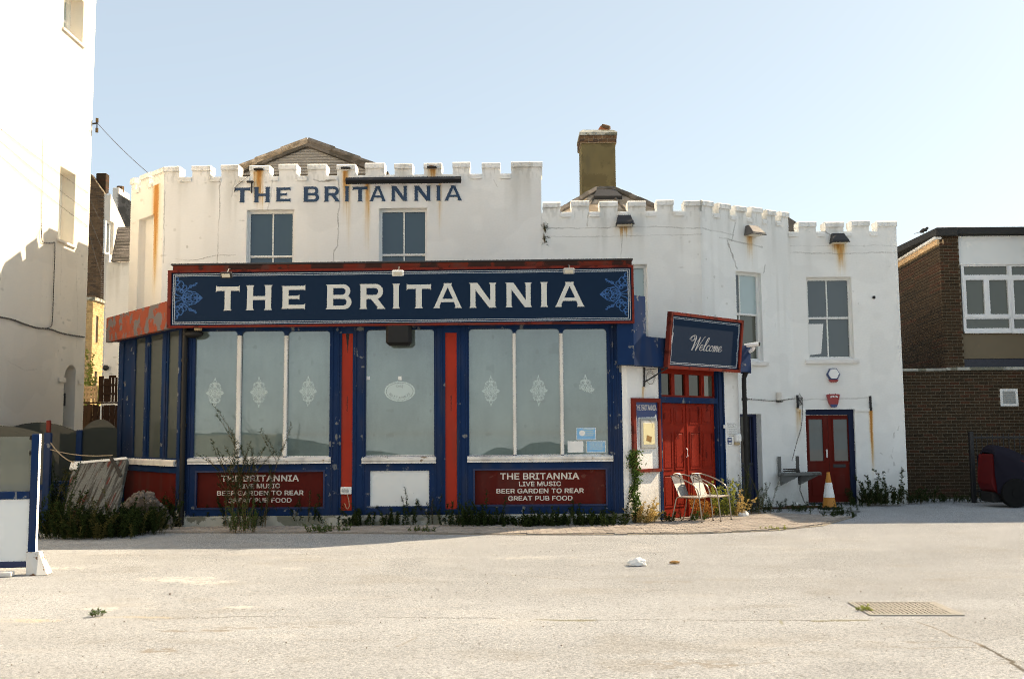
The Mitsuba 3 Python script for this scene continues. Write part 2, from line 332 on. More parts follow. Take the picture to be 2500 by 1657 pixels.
paint('red_paint', (.225, .018, .008), (.12, .010, .005), .25, 4.0, .5, .12)
paint('red_strip', (.34, .034, .018), (.24, .08, .06), .22, 5.0, .5, .15, .25)
paint('annex_red_shaded', (.105, .011, .007), (.12, .02, .012), .2, 5.0, .55, .15)  # door red darkened for the deep shade at the annex
paint('maroon_panel', (.090, .011, .008), (.12, .04, .03), .18, 6.0, .5, .2)
paint('flaking_fascia', (.23, .058, .033), (.125, .115, .12), .45, 6.5, .7, .35)
paint('weathered_board', (.15, .026, .015), (.045, .022, .018), .46, 3.4, .7, .5, .5)
paint('red_frame', (.155, .022, .014), (.07, .014, .010), .30, 6.0, .5, .3)
paint('white_peeling', (.70, .69, .65), (.03, .045, .10), .24, 7.0, .55, .3, .16)
paint('white_sill', (.72, .70, .66), (.30, .22, .15), .20, 8.0, .55, .3)
paint('grey_flaking', (.21, .215, .205), (.065, .052, .045), .50, 17.0, .85, .6, .16)
def board_fn(p, n, uv):
    u = p.x * 1.0 - p.z * .22
    st = fbm(u * 42, p.z * 3.2, 1.0, 4); bl = fbm(p.x * 5, p.z * 4, 4.0, 3)
    c = mix((.135, .138, .128), (.058, .056, .052), smoothstep(.42, .58, st)); c = mix(c, (.05, .040, .032), smoothstep(.56, .64, st * .6 + bl * .4)); c = mix(c, (.10, .018, .013), .8 * smoothstep(.72, .76, fbm(u * 16, p.z * 3.5, 9.0, 3)))
    return c * (.75 + .5 * noise(p.x * 70, p.y * 70, p.z * 70))
pr('grey_streaked', proc(board_fn), .85, .1)
paint('timber_brown', (.075, .042, .022), (.04, .022, .014), .45, 3.0, .8, .3, .2)
paint('timber_grey', (.16, .165, .16), (.09, .09, .085), .4, 4.0, .8, .3)
paint('concrete', (.42, .42, .37), (.18, .18, .14), .42, 4.0, .9, .5)
paint('slate', (.17, .15, .13), (.10, .09, .075), .45, 5.0, .8, .2)
paint('cream_tiles', (.46, .38, .29), (.30, .24, .17), .45, 6.0, .85, .3)
paint('chimney_render', (.155, .130, .066), (.12, .10, .052), .4, 3.0, .9, .3)
paint('rusty_steel', (.58, .57, .54), (.20, .12, .07), .32, 16.0, .6, .4)
pr('sign_blue', (.006, .019, .046), .6, .10); pr('sign_letter', (.56, .57, .54), .55, .3); pr('wall_letter', (.028, .058, .115), .6, .3)
pr('panel_letter', (.62, .58, .52), .6, .3); pr('line_white', (.45, .50, .55), .5, .3); pr('filigree_blue', (.038, .11, .29), .5, .2)
pr('welcome_letter', (.34, .35, .37), .5, .3)
pr('white_paint', (.70, .70, .67), .5, .4); pr('white_plain', (.74, .74, .72), .4, .5); pr('panel_white', (.70, .72, .71), .45, .4)
pr('black_metal', (.014, .014, .016), .5, .4); pr('black_plastic', (.010, .010, .010), .55, .3); pr('dark_lead', (.03, .03, .032), .6, .4)
pr('aluminium', (.33, .285, .24), .35, .5, metal=.9); pr('aluminium_sheet', (.33, .325, .315), .5, .4, metal=.35)
pr('lamp_face', (.55, .52, .42), .25, .6); pr('tan_plastic', (.42, .33, .20), .5, .4); pr('lamp_hood_sunlit', (.10, .09, .085), .35, .4)  # last one: black lamp hood lightened to show sun on its side
pr('blue_dark', (.012, .022, .075), .5, .4); pr('navy_door', (.010, .014, .040), .5, .4)
pr('cone_orange', (.46, .19, .025), .5, .4); pr('cone_white', (.74, .74, .72), .5, .4)
pr('alarm_red', (.26, .022, .02), .4, .5); pr('alarm_blue', (.02, .04, .14), .4, .5)
pr('navy_frame', (.006, .014, .045), .5, .15); pr('door_blue_grey', (.16, .18, .21), .5, .4); pr('grey_box', (.36, .37, .36), .5, .4)
pr('paper_cream', (.62, .56, .33), .7, .2); pr('paper_white', (.72, .72, .70), .7, .2); pr('paper_blue', (.20, .42, .66), .6, .3); pr('brown_card', (.24, .14, .05), .8, .2)
pr('upvc', (.72, .73, .73), .35, .5); pr('panel_brown', (.155, .125, .08), .7, .3); pr('panel_slate_blue', (.022, .026, .040), .5, .4); pr('roof_felt', (.035, .036, .036), .8, .2); pr('soffit_tan', (.62, .42, .22), .6, .3)
pr('red_gloss', (.09, .005, .006), .5, .15); pr('cover_purple', (.009, .008, .016), .75, .15); pr('tyre', (.006, .006, .006), .8, .2)
pr('stone_rubble', (.17, .145, .125), .9, .1); pr('soil', (.075, .062, .05), .95, .05); pr('pot_orange', (.40, .14, .06), .8, .2); pr('bird_grey', (.06, .055, .05), .8, .2); pr('iron', (.30, .285, .25), .75, .2); pr('iron_recess', (.028, .025, .02), .9, .1); pr('shingle_grey', (.34, .32, .29), .85, .15); pr('chair_dark', (.06, .065, .08), .5, .3)
pr('wire', (.05, .045, .04), .6, .3); pr('rope', (.30, .24, .17), .9, .1); pr('twig', (.10, .07, .035), .9, .1)
M('sea', {'type': 'plastic', 'diffuse_reflectance': {'type': 'rgb', 'value': [.05, .08, .09]}, 'int_ior': 1.33}); pr('hill_green', (.012, .022, .030), .95, .1); pr('card_grey', (.30, .31, .30), .7, .2)
def film_fn(p, n, uv):
    a = fbm(p.x * 2.2, p.z * 1.6, 3.0, 4); b = noise(p.x * 26, p.z * 3.5, 7.0); f = noise(p.x * 60, p.z * 60, 1.0)
    c = mi.Color3f(.130, .168, .158) * (.68 + .62 * a + .07 * (b - .5) + .10 * (f - .5))
    return mix(c, (.09, .11, .10), .5 * smoothstep(.86, .95, noise(p.x * 9, p.z * 7, 4.0)))
M('film_glass', {'type': 'twosided', 'bsdf': {'type': 'plastic', 'diffuse_reflectance': proc(film_fn), 'int_ior': 2.25}})
M('film_etched', {'type': 'twosided', 'bsdf': {'type': 'plastic', 'diffuse_reflectance': {'type': 'rgb', 'value': [.44, .51, .49]}, 'int_ior': 1.7}})
M('side_glass', {'type': 'twosided', 'bsdf': {'type': 'plastic', 'diffuse_reflectance': {'type': 'rgb', 'value': [.070, .082, .075]}, 'int_ior': 1.45}})
M('upper_glass', {'type': 'twosided', 'bsdf': {'type': 'plastic', 'diffuse_reflectance': {'type': 'rgb', 'value': [.045, .075, .10]}, 'int_ior': 1.55}})
M('grey_glass', {'type': 'twosided', 'bsdf': {'type': 'plastic', 'diffuse_reflectance': {'type': 'rgb', 'value': [.085, .10, .105]}, 'int_ior': 1.6}})
M('blind_glass', {'type': 'twosided', 'bsdf': {'type': 'plastic', 'diffuse_reflectance': {'type': 'rgb', 'value': [.36, .44, .44]}, 'int_ior': 1.6}})
M('olive_glass', {'type': 'twosided', 'bsdf': {'type': 'plastic', 'diffuse_reflectance': {'type': 'rgb', 'value': [.085, .090, .070]}, 'int_ior': 1.6}})
M('dark_glass', {'type': 'twosided', 'bsdf': {'type': 'plastic', 'diffuse_reflectance': {'type': 'rgb', 'value': [.014, .013, .010]}, 'int_ior': 1.5}})
M('tinted_glass', {'type': 'twosided', 'bsdf': {'type': 'plastic', 'diffuse_reflectance': {'type': 'rgb', 'value': [.040, .046, .042]}, 'int_ior': 1.3}})
M('perspex', {'type': 'blendbsdf', 'weight': 0.28, 'clear': {'type': 'thindielectric', 'int_ior': 1.3, 'specular_transmittance': {'type': 'rgb', 'value': [.72, .74, .70]}}, 'haze': {'type': 'twosided', 'bsdf': {'type': 'diffuse', 'reflectance': {'type': 'rgb', 'value': [.42, .43, .38]}}}})
M('perspex_plain', {'type': 'thindielectric', 'int_ior': 1.3, 'specular_transmittance': {'type': 'rgb', 'value': [.55, .58, .54]}})
M('perspex_dark', {'type': 'thindielectric', 'specular_transmittance': {'type': 'rgb', 'value': [.45, .48, .46]}})
def leafmat(name, col, tr=.5): return M(name, {'type': 'principledthin', 'base_color': {'type': 'rgb', 'value': list(col)}, 'roughness': .6, 'diff_trans': tr, 'specular' if False else 'spec_trans': 0.0})
leafmat('leaf_dark', (.028, .042, .014), .35); leafmat('leaf_green', (.06, .10, .026), .6); leafmat('leaf_olive', (.065, .062, .022), .5); leafmat('leaf_straw', (.46, .34, .13), .7); leafmat('leaf_rust', (.38, .19, .05), .7); leafmat('leaf_lime', (.24, .27, .06), .8)
#MARK

# ------------------------------------------------------------------ setting: ground, paving, sea and hills
def ground_sheet():
    xs = np.concatenate([np.linspace(-300, -14, 8), np.linspace(-12, 16, 57), np.linspace(18, 300, 8)])
    ys = np.concatenate([np.linspace(-38, 4, 6), np.linspace(5, 26, 43), np.linspace(30, 500, 10)])
    X, Y = np.meshgrid(xs, ys, indexing='ij'); P = np.stack([X, Y, X * 0], -1)
    inn = (np.abs(X) < 14) & (Y > 5) & (Y < 15.6)
    P[..., 2] = np.where(inn, .012 * (meshkit.fbm(np.stack([X * .35, Y * .5, X * 0], -1), 3, 3) - .5) - .006, -.004)
    v = P.reshape(-1, 3); n, m = X.shape; i, j = np.meshgrid(np.arange(n - 1), np.arange(m - 1), indexing='ij')
    q = np.stack([i * m + j, (i + 1) * m + j, (i + 1) * m + j + 1, i * m + j + 1], -1).reshape(-1, 4)
    return v, np.vstack([q[:, [0, 1, 2]], q[:, [0, 2, 3]]])
struct('ground', ground_sheet(), 'tarmac', smooth=True)
def flat(poly, z0, z1):
    m = trimesh.creation.extrude_polygon(poly, z1 - z0, engine='earcut'); v = np.array(m.vertices); v[:, 2] += z0
    return v, np.array(m.faces)
struct('sea', (np.array([[-3e4, -3e4, -14], [3e4, -3e4, -14], [3e4, -40, -14], [-3e4, -40, -14.0]]), np.array([[0, 1, 2], [0, 2, 3]])), 'sea')
def hills():
    xs = np.linspace(-420, 260, 681); rows = []
    top = np.interp(xs + 14, [-420, -180, -130, -110, -98, -93, -86, -80, -76, -63, -55, -45, -14, -8, -5, -2, 0, 2, 4, 8, 15, 22, 28, 36, 60, 120, 260], [1, 3.0, 2.5, 2.3, 2.2, 1.6, -.2, -2.0, -3.2, -4.3, -5.5, -9, -9, -5.2, -4.2, -3.9, -4.3, -4.8, -4.6, -2.6, -1.9, -3.0, -6, -9, -11, -12, -13.5])  # right-hand humps added to stand in for a parked car and bush reflected
    top = top + .5 * (meshkit.fbm(np.stack([xs * .3, xs * 0, xs * 0], -1), 4, 5) - .5) * 2
    for y, k in [(-285, 0), (-310, .55), (-335, 1), (-420, .8), (-520, 0)]:
        rows.append(np.stack([xs, xs * 0 + y, -15 + (top + 15) * k], -1))
    P = np.array(rows); n, m = P.shape[:2]; i, j = np.meshgrid(np.arange(n - 1), np.arange(m - 1), indexing='ij')
    q = np.stack([i * m + j, (i + 1) * m + j, (i + 1) * m + j + 1, i * m + j + 1], -1).reshape(-1, 4)
    return P.reshape(-1, 3), np.vstack([q[:, [0, 1, 2]], q[:, [0, 2, 3]]])
struct('hills', hills(), 'hill_green', smooth=True)

pv = Polygon([G(330, 1300, 0), G(385, 1300), G(790, 1301), G(1250, 1305), G(1500, 1305), G(1725, 1302), G(1890, 1295), G(2010, 1283), (6.3, 18.6), (4.7, 19.8), (4.2, 19.8), (P0[0], 17.6), (-5.8, 17.6), (-6.6, 17.2)])
struct('paving', flat(pv, -.02, .006), 'paver_joint', label='strip of brick paving along the foot of the shopfront')
rng = np.random.default_rng(5)
bricks = []
for r in range(60):
    y = 15.0 + r * .105
    for c in range(-40, 60):
        x = c * .21 + (r % 2) * .105
        q = sbox(x, y, x + .21, y + .105)
        if pv.contains(q.buffer(-.02)): bricks.append((x, y, (x - 1.0) ** 2 * .03 + (y - 15) ** 2))
bricks.sort(key=lambda b: b[2])
pvar = [ply(cbox(.003, .207, .003, .102, -.03, .020 + .003 * i, .005), 'paver') for i in range(3)]
for i, (x, y, _) in enumerate(bricks[:300]):
    add('paving', 'brick', pvar[i % 3], None, to_world=T().translate([x, y, 0]).rotate([0, 0, 1], float(rng.normal(0, .8))))
mb = MB()
for x, y, _ in bricks[300:]: mb.add(*cbox(x + .003, x + .207, y + .003, y + .102, -.03, .020 + float(rng.uniform(0, .006)), .005))
add('paving', 'brickwork', mb.get(), 'paver', kind='stuff')

# ------------------------------------------------------------------ the pub
PUB = thing('pub_building', 'long white castellated pub with a blue and red shopfront and a splayed red doorway', 'pub')
def holes(poly, hs):
    for h in hs: poly = poly.difference(h)
    return poly
def rrect(s0, s1, z0, z1): return sbox(s0, z0, s1, z1)
def coping(pl, wall, s0, s1, zc, zt, th=.34, mat='white_main'):
    nm = used.get(wall + '__merlon', 0); e = .0015 * (nm % 3); zt = zt + .012 * math.sin(nm * 2.3 + len(wall)); s0, s1 = s0 + .006 * math.sin(nm * 1.7), s1 - .006 * math.cos(nm * 3.1)
    add(wall, 'merlon', extx(pl, [(-th + .003, zc - .05), (-.003 - e, zc - .05), (-.003 - e, zt - .12), (-th + .003, zt - .12)], s0, s1), mat)
    add(wall, 'coping', extx(pl, [(-th - .02, zt - .125), (.034, zt - .125), (.032, zt - .03), (-.03, zt), (-th - .02, zt)], s0 - .008, s1 + .008), mat)
def crenel(pl, wall, s0, s1, zc, th=.34, mat='white_main'):
    add(wall, 'crenel_sill', extx(pl, [(.034, zc - .105), (.034, zc - .03), (-.10, zc + .03), (-th - .012, zc + .03), (-th - .012, zc - .11)], s0 + .01, s1 - .01), mat)
def battlements(pl, wall, merl, yt, yc, mat, first_open=False, last_open=False):
    ss = [(pl.at(a, yt(a))[0], pl.at(b, yt(b))[0]) for a, b in merl]
    zt = float(np.mean([pl.at((a + b) / 2, yt((a + b) / 2))[1] for a, b in merl])); zc = float(np.mean([pl.at((a + b) / 2, yc((a + b) / 2))[1] for a, b in merl]))
    return ss, zt, zc
lin = lambda x0, y0, x1, y1: (lambda x: y0 + (y1 - y0) * (x - x0) / (x1 - x0))

# main front
mer = [(394.6, 438.5), (469, 512.5), (541, 582), (611, 656.5), (681, 725), (751, 795), (823.7, 867.6), (892.5, 937), (963, 1007), (1035, 1077), (1106, 1147.5), (1177, 1219.6), (1247.6, 1323.8)]
ss, zt, zc = battlements(MAIN, None, mer, lin(400, 404, 1324, 394), lin(400, 433, 1324, 424), None)
ZM, ZMC = zt, zc
w1 = MAIN.R(601.6, 512, 718, 640); w2 = MAIN.R(925, 508, 1043, 640)
w1 = (w1[0], w1[1], w1[3] - 1.95, w1[3]); w2 = (w2[0], w2[1], w2[3] - 1.95, w2[3])
sR = MAIN.at(1323.8, 700)[0]
wall = add(PUB, 'main_wall', ext(MAIN, holes(rrect(_m0, sR, -.05, zc), [rrect(*w1), rrect(*w2)]), -.34, 0), 'white_main')
for a, b in ss: coping(MAIN, wall, max(a, _m0 + .002), b, zc, zt)
for (a, b), (c, d) in zip(ss, ss[1:]): crenel(MAIN, wall, b, c, zc)
add(PUB, 'main_side_wall', pbox(MAIN, sR - .34, sR, 3.5, zc + .24, -5.2, -.342, 0), 'white_main')
add(PUB, 'roof_deck', ext(MAIN, rrect(_m0 + .3, sR - .35, 5.9, 6.15), -6, -.36), 'roof_felt')
# splayed left corner
e0 = CHAM.at(314, 700)[0]; zc2 = zc - .004
nic = CHAM.R(337, 532, 374, 700); nic = (nic[0], nic[1], 1.0, CHAM.at(355, 531)[1])
wall = add(PUB, 'corner_wall', ext(CHAM, holes(rrect(e0, 0, -.05, zc2), [rrect(*nic)]), -.34, 0), 'white_chamfer')
add(PUB, 'blind_recess', ext(CHAM, rrect(nic[0] - .05, nic[1] + .05, .9, nic[3] + .05), -.30, -.16), 'white_chamfer')
cm = [(314, 331.5), (344, 363.5), (374, 394)]
css = [(CHAM.at(a, 430)[0], CHAM.at(b, 430)[0]) for a, b in cm]; css[-1] = (css[-1][0], -.004); css[0] = (e0, css[0][1])
for a, b in css: coping(CHAM, wall, a, b, zc2, zt - .003, mat='white_chamfer')
for (a, b), (c, d) in zip(css, css[1:]): crenel(CHAM, wall, b, c, zc2, mat='white_chamfer')
E = CHAM.P(e0, 0); FLK = Plane(E[0] + .003, E[1], -90.0)        # flank running back: u = -y, n = -x
wall = add(PUB, 'flank_wall', ext(FLK, sbox(-2.15, -.05, -.25, zc - .008), -.34, 0), 'white_chamfer')
for a, b in ((-2.15, -1.45), (-.75, -.004)): coping(FLK, wall, a, b, zc - .008, zt + .02, mat='white_chamfer')
crenel(FLK, wall, -1.45, -.75, zc - .008, mat='white_chamfer')
add(PUB, 'rear_flank_wall', ext(FLK, sbox(-7, -.05, -2.152, zc - .5), -.34, -.004), 'white_chamfer')
# annex fronts
am = [(1326, 1368), (1394, 1437), (1464, 1508), (1533.6, 1575), (1603, 1644), (1670, 1712.5)]
ss, zt1, zc1 = battlements(MAIN, None, am, lin(1326, 492, 1713, 487), lin(1326, 519, 1713, 515), None)
w3 = MAIN.R(1500, 645, 1581, 780); w3 = (w3[0], w3[1], w3[3] - 1.75, w3[3])
wall = add(PUB, 'annex_wall', ext(MAIN, holes(rrect(sR + .002, _a0, -.05, zc1), [rrect(*w3)]), -.344, -.006), 'white_annex')
for a, b in ss: coping(MAIN, wall, a, min(b, _a0 - .003), zc1, zt1, mat='white_annex')
for (a, b), (c, d) in zip(ss, ss[1:]): crenel(MAIN, wall, b, c, zc1, mat='white_annex')
ob = [(1713.5, 1740), (1755, 1781), (1796, 1821), (1835, 1859), (1872, 1893), (1907, 1929.5)]
yt_o = lin(1713, 488, 1930, 538)
oss = [(OBLQ.at(a, yt_o(a))[0], OBLQ.at(b, yt_o(b))[0]) for a, b in ob]
Lo = OBLQ.at(1930, 700)[0]; zco, zto = zc1 - .004, zt1 - .003
ow = OBLQ.R(1799, 664, 1861, 880); od = OBLQ.R(1809, 1010, 1861, 1215)
wall = add(PUB, 'oblique_wall', ext(OBLQ, holes(rrect(0, Lo, -.05, zco), [rrect(*ow), rrect(od[0], od[1], -.2, od[3])]), -.34, 0), 'white_annex')
for a, b in oss: coping(OBLQ, wall, max(a, .003), min(b, Lo - .003), zco, zto, mat='white_annex')
for (a, b), (c, d) in zip(oss, oss[1:]): crenel(OBLQ, wall, b, c, zco, mat='white_annex')
an = [(1949.5, 1992), (2014, 2058), (2079, 2122), (2142, 2187)]
ss, zt3, zc3 = battlements(ANX, None, an, lin(1950, 541, 2187, 538), lin(1950, 567, 2187, 564), None)
sE = ANX.at(2190, 600)[0]
aw = ANX.R(1971, 676, 2082, 876); ad = ANX.R(1970, 999, 2090, 1223); ad = (ad[0], ad[1], -.2, ad[3])
wall = add(PUB, 'annex_end_wall', ext(ANX, holes(rrect(0, sE, -.05, zc3), [rrect(*aw), rrect(*ad)]), -.34, 0), 'white_annex')
for a, b in ss: coping(ANX, wall, a, min(b, sE), zc3, zt3, mat='white_annex')
crenel(ANX, wall, -.02, ss[0][0], zc3, mat='white_annex')
for (a, b), (c, d) in zip(ss, ss[1:]): crenel(ANX, wall, b, c, zc3, mat='white_annex')
add(PUB, 'end_flank_wall', pbox(ANX, sE - .34, sE - .003, -.05, zc3 - .01, -6, -.342, 0), 'white_annex')
add(PUB, 'roof_deck', flat(Polygon([MAIN.P(sR, 0, -.4)[:2], MAIN.P(_a0 - .2, 0, -.4)[:2], OBLQ.P(Lo, 0, -.45)[:2], ANX.P(sE - .36, 0, -.4)[:2], ANX.P(sE - .36, 0, -5.5)[:2], MAIN.P(sR, 0, -5.5)[:2]]), 5.2, 5.4), 'roof_felt')

def sash(pl, o, glass, rail=None, bars=(), fw=.055, d=-.10, sill=True, label=None, panes=None):
    s0, s1, z0, z1 = o
    w = add(PUB, 'sash_window', ext(pl, sbox(s0, z0, s1, z1).difference(sbox(s0 + fw, z0 + fw, s1 - fw, z1 - fw * 1.2)), d - .09, d), 'white_paint', label=label)
    zs = [z0 + fw] + ([rail] if rail else []) + [z1 - fw * 1.2]; sv = [s0 + fw] + list(bars) + [s1 - fw]
    for zi, (za, zb) in enumerate(zip(zs, zs[1:])):
        dd = d - .06 + .025 * zi
        for i, (sa, sb) in enumerate(zip(sv, sv[1:])):
            g = glass if panes is None else panes[zi][i]
            add(w, 'pane', pbox(pl, sa, sb, za, zb, dd - .006, dd, 0), g)
        for b in bars: add(w, 'glazing_bar', pbox(pl, b - .014, b + .014, za + .002, zb - .002, dd - .01, dd + .022, .004), 'white_paint')
    if rail: add(w, 'meeting_rail', pbox(pl, s0 + fw, s1 - fw, rail - .022, rail + .022, d - .075, d - .012, .005), 'white_paint')
    if sill: add(w, 'sill', extx(pl, [(d - .02, z0 - .10), (.07, z0 - .10), (.07, z0 - .03), (d + .01, z0 + .02), (d - .02, z0 + .02)], s0 - .08, s1 + .09), 'white_sill')
    return w
sash(MAIN, w1, 'upper_glass', MAIN.at(660, 624)[1], [MAIN.at(663.5, 560)[0]])
sash(MAIN, w2, 'upper_glass', MAIN.at(984, 620)[1], [MAIN.at(985, 560)[0]])
sash(MAIN, w3, 'blind_glass', None, [])
sash(OBLQ, ow, 'grey_glass', OBLQ.at(1825, 766)[1], [OBLQ.at(1814, 700)[0]], panes=[['olive_glass', 'olive_glass'], ['grey_glass', 'blind_glass']])
wk = sash(ANX, aw, 'grey_glass', ANX.at(2020, 775)[1], [ANX.at(2021, 700)[0]])
q = ANX.R(1975, 787, 2015, 865)
_s, _z = ANX.at(1975, 787), ANX.at(2014, 866)
card = Polygon([ANX.at(1974, 789), ANX.at(2015, 789), ANX.at(2010, 862), ANX.at(1976, 866)])
add(wk, 'curtain_card', ext(ANX, affinity.translate(card, 0, 0), -.151, -.147), 'paper_white')

# small red doors in the annex
fr = add(PUB, 'door_frame', ext(ANX, sbox(ad[0], 0, ad[1], ad[3]).difference(sbox(ad[0] + .012, .02, ANX.at(2077, 1100)[0], ANX.at(2030, 1012)[1])), -.16, -.07), 'navy_frame')
dL, dM, dR, dT = ad[0] + .015, ANX.at(2027, 1100)[0], ANX.at(2076, 1100)[0], ANX.at(2030, 1012.5)[1]
for k, (a, b, gx0, gx1) in enumerate([(dL, dM - .004, 1979, 2013), (dM + .004, dR, 2039, 2074)]):
    g0, g1, gz0, gz1 = ANX.R(gx0, 1023, gx1, 1125)
    dr_ = add(PUB, 'annex_door', ext(ANX, sbox(a, .04, b, dT).difference(sbox(g0, gz0, g1, gz1)), -.15, -.105), 'annex_red_shaded')
    add(dr_, 'pane', pbox(ANX, g0, g1, gz0, gz1, -.135, -.128, 0), 'grey_glass')
    add(dr_, 'glazing_bead', ext(ANX, sbox(g0 - .03, gz0 - .03, g1 + .03, gz1 + .03).difference(sbox(g0, gz0, g1, gz1)), -.105, -.095), 'annex_red_shaded')
    add(dr_, 'panel', pbox(ANX, a + .1, b - .1, .18, gz0 - .30, -.11, -.092, .012), 'annex_red_shaded')
    if k == 0: add(dr_, 'handle', pbox(ANX, b - .06, b - .03, 1.0, 1.18, -.105, -.075), 'white_plain')
    else: add(dr_, 'letter_plate', pbox(ANX, a + .08, b - .08, gz0 - .14, gz0 - .07, -.105, -.095, .003), 'dark_lead')
for a, b in ((ANX.at(1944, 1000)[0], ad[0]), (ad[1], ANX.at(2123, 1000)[0])):
    add(PUB, 'doorcase_block', pbox(ANX, a, b - (0.0), ANX.at(2030, 1005)[1], ANX.at(2030, 997)[1], 0, .035, .008), 'white_annex')
# narrow blue door in the oblique wall
ndf = add(PUB, 'side_door', ext(OBLQ, sbox(od[0], 0, od[1], od[3]).difference(sbox(od[0] + .05, .1, od[1] - .08, od[3] - .05)), -.24, -.15), 'blue_dark')
add(ndf, 'pane', pbox(OBLQ, od[0] + .05, od[1] - .08, .9, od[3] - .05, -.22, -.213, 0), 'dark_glass')
add(ndf, 'lower_panel', pbox(OBLQ, od[0] + .05, od[1] - .08, .1, .86, -.22, -.19, .01), 'navy_door')
for q in (.3, .55, .8): add(ndf, 'door_bar', pbox(OBLQ, od[0] + (od[1] - od[0]) * q - .02, od[0] + (od[1] - od[0]) * q + .01, .87, od[3] - .06, -.212, -.195, .004), 'blue_dark')
add(ndf, 'middle_rail', pbox(OBLQ, od[0] + .05, od[1] - .08, .86, .92, -.212, -.185, .006), 'panel_slate_blue')

# ------------------------------------------------------------------ shopfront joinery
sL, sRr = SHOP.at(458, 1000)[0], SHOP.at(1519, 1000)[0]
zB, zTp = SHOP.at(1000, 1256)[1], SHOP.at(1000, 786)[1]
def pane_hole(x0, y0, x1, y1, r=.07):
    a, b, c, d = SHOP.R(x0, y0, x1, y1)
    top = sbox(a, d - 2 * r, b, d).buffer(-r * .95).buffer(r * .95)
    return sbox(a, c, b, d - r).union(top), (a, b, c, d)
PX = {'left': [(474, 577), (587.6, 692.6), (701, 804.6)], 'centre': [(892.7, 1059.7)], 'right': [(1144.7, 1252.5), (1260, 1367.5), (1375.4, 1483)]}
PY = {'left': (808, 1116), 'centre': (804.5, 1113), 'right': (802.5, 1111)}
hs, pr_ = [], {}
for g in PX:
    pr_[g] = []
    for a, b in PX[g]:
        h, o = pane_hole(a, PY[g][0], b, PY[g][1]); hs.append(h); pr_[g].append(o)
strips = [SHOP.R(833, 814, 860.5, 1246), SHOP.R(1087, 812, 1115.5, 1242)]
panels = [SHOP.R(479.8, 1152, 789, 1238), SHOP.R(903, 1148.5, 1047.7, 1235), SHOP.R(1159.5, 1146.7, 1479.4, 1230.5)]
hs += [sbox(a, c, b, d) for a, b, c, d in strips + panels]
frame = holes(sbox(sL, zB, sRr, zTp), hs)
add(PUB, 'shopfront_frame', ext(SHOP, frame, -.11, 0), 'blue_paint')
# raised mouldings round pilasters and panels
mold = add(PUB, 'pilaster_moulding', join(*[pbox(SHOP, SHOP.at(x, 1000)[0] - .012, SHOP.at(x, 1000)[0] + .012, zB + .02, zTp - .03, 0, .022, .006) for x in (464, 811, 826, 868, 888, 1064, 1079, 1123, 1139, 1490, 1498, 1509)]), 'blue_paint')
for (a, b, c, d), nm in zip(panels, 'lcr'):
    pk = add(PUB, 'stall_panel', pbox(SHOP, a - .0, b + .0, c, d, -.08, -.045 if nm != 'c' else -.03, 0), 'panel_white' if nm == 'c' else 'maroon_panel',
             label={'l': 'maroon panel under the left window with white lettering', 'c': 'plain white panel under the middle window', 'r': 'maroon panel under the right window with white lettering'}[nm])
    if nm == 'c': continue
    add(pk, 'panel_edge', ext(SHOP, sbox(a - .03, c - .03, b + .03, d + .03).difference(sbox(a, c, b, d)), .001, .014), 'blue_dark')
for a, b, c, d in strips:
    add(PUB, 'pilaster_strip', pbox(SHOP, a, b, c, d, -.06, -.02, 0), 'red_strip', label=None)
    k = used[PUB + '__pilaster_strip'] - 1; kk = PUB + '__pilaster_strip' + ('' if k == 0 else f'_{k:03d}')
    m = (a + b) / 2
    if k == 0: add(kk, 'split', ext(SHOP, Polygon([(m - .035, d - .002), (m + .028, d - .002), (m + .012, d - .22), (m + .002, d - .36), (m - .008, d - .2)]), -.021, -.018), 'black_plastic')
    zz = SHOP.at(850, 985)[1]
    add(kk, 'split', ext(SHOP, Polygon([(m - .006, zz + .13), (m + .006, zz + .13), (m + .004, zz - .14), (m - .004, zz - .14)]), -.021, -.018), 'black_plastic')

def text(s, bold=True):
    m = meshkit.text_mesh(s, 1.0, depth=1.0, bold=bold); v = np.array(m.vertices); return v, np.array(m.faces)
def place_text(pl, s, x0, x1, y0, y1, d0, d1, bold=True, a=None):
    """lettering that fills the box between two pixels on a plane"""
    v, f = text(s, bold); lo, hi = v.min(0), v.max(0)
    sa, sb, za, zb = a if a else pl.R(x0, y0, x1, y1, d1)
    w = np.stack([sa + (v[:, 0] - lo[0]) / (hi[0] - lo[0]) * (sb - sa), za + (v[:, 1] - lo[1]) / (hi[1] - lo[1]) * (zb - za), d0 + v[:, 2] * (d1 - d0)], 1)
    return loc(pl, (w, f))
LN = [('THE BRITANNIA', (539.4, 729.8, 1159.6, 1175), (1221, 1414, 1153.6, 1169.8)), ('LIVE MUSIC', (584, 683, 1179.8, 1191.4), (1267, 1369.6, 1174.5, 1186)),
      ('BEER GARDEN TO REAR', (529.7, 740.9, 1197, 1208.8), (1211.8, 1425.3, 1191.7, 1203.4)), ('GREAT PUB FOOD', (556, 711.6, 1215, 1226.6), (1240.4, 1397.8, 1209.6, 1221.4))]
for t, l, r in LN:
    for q, nm in ((l, ''), (r, '_002')):
        add(PUB + '__stall_panel' + nm, 'lettering', place_text(SHOP, t, *q, -.045, -.041), 'panel_letter')

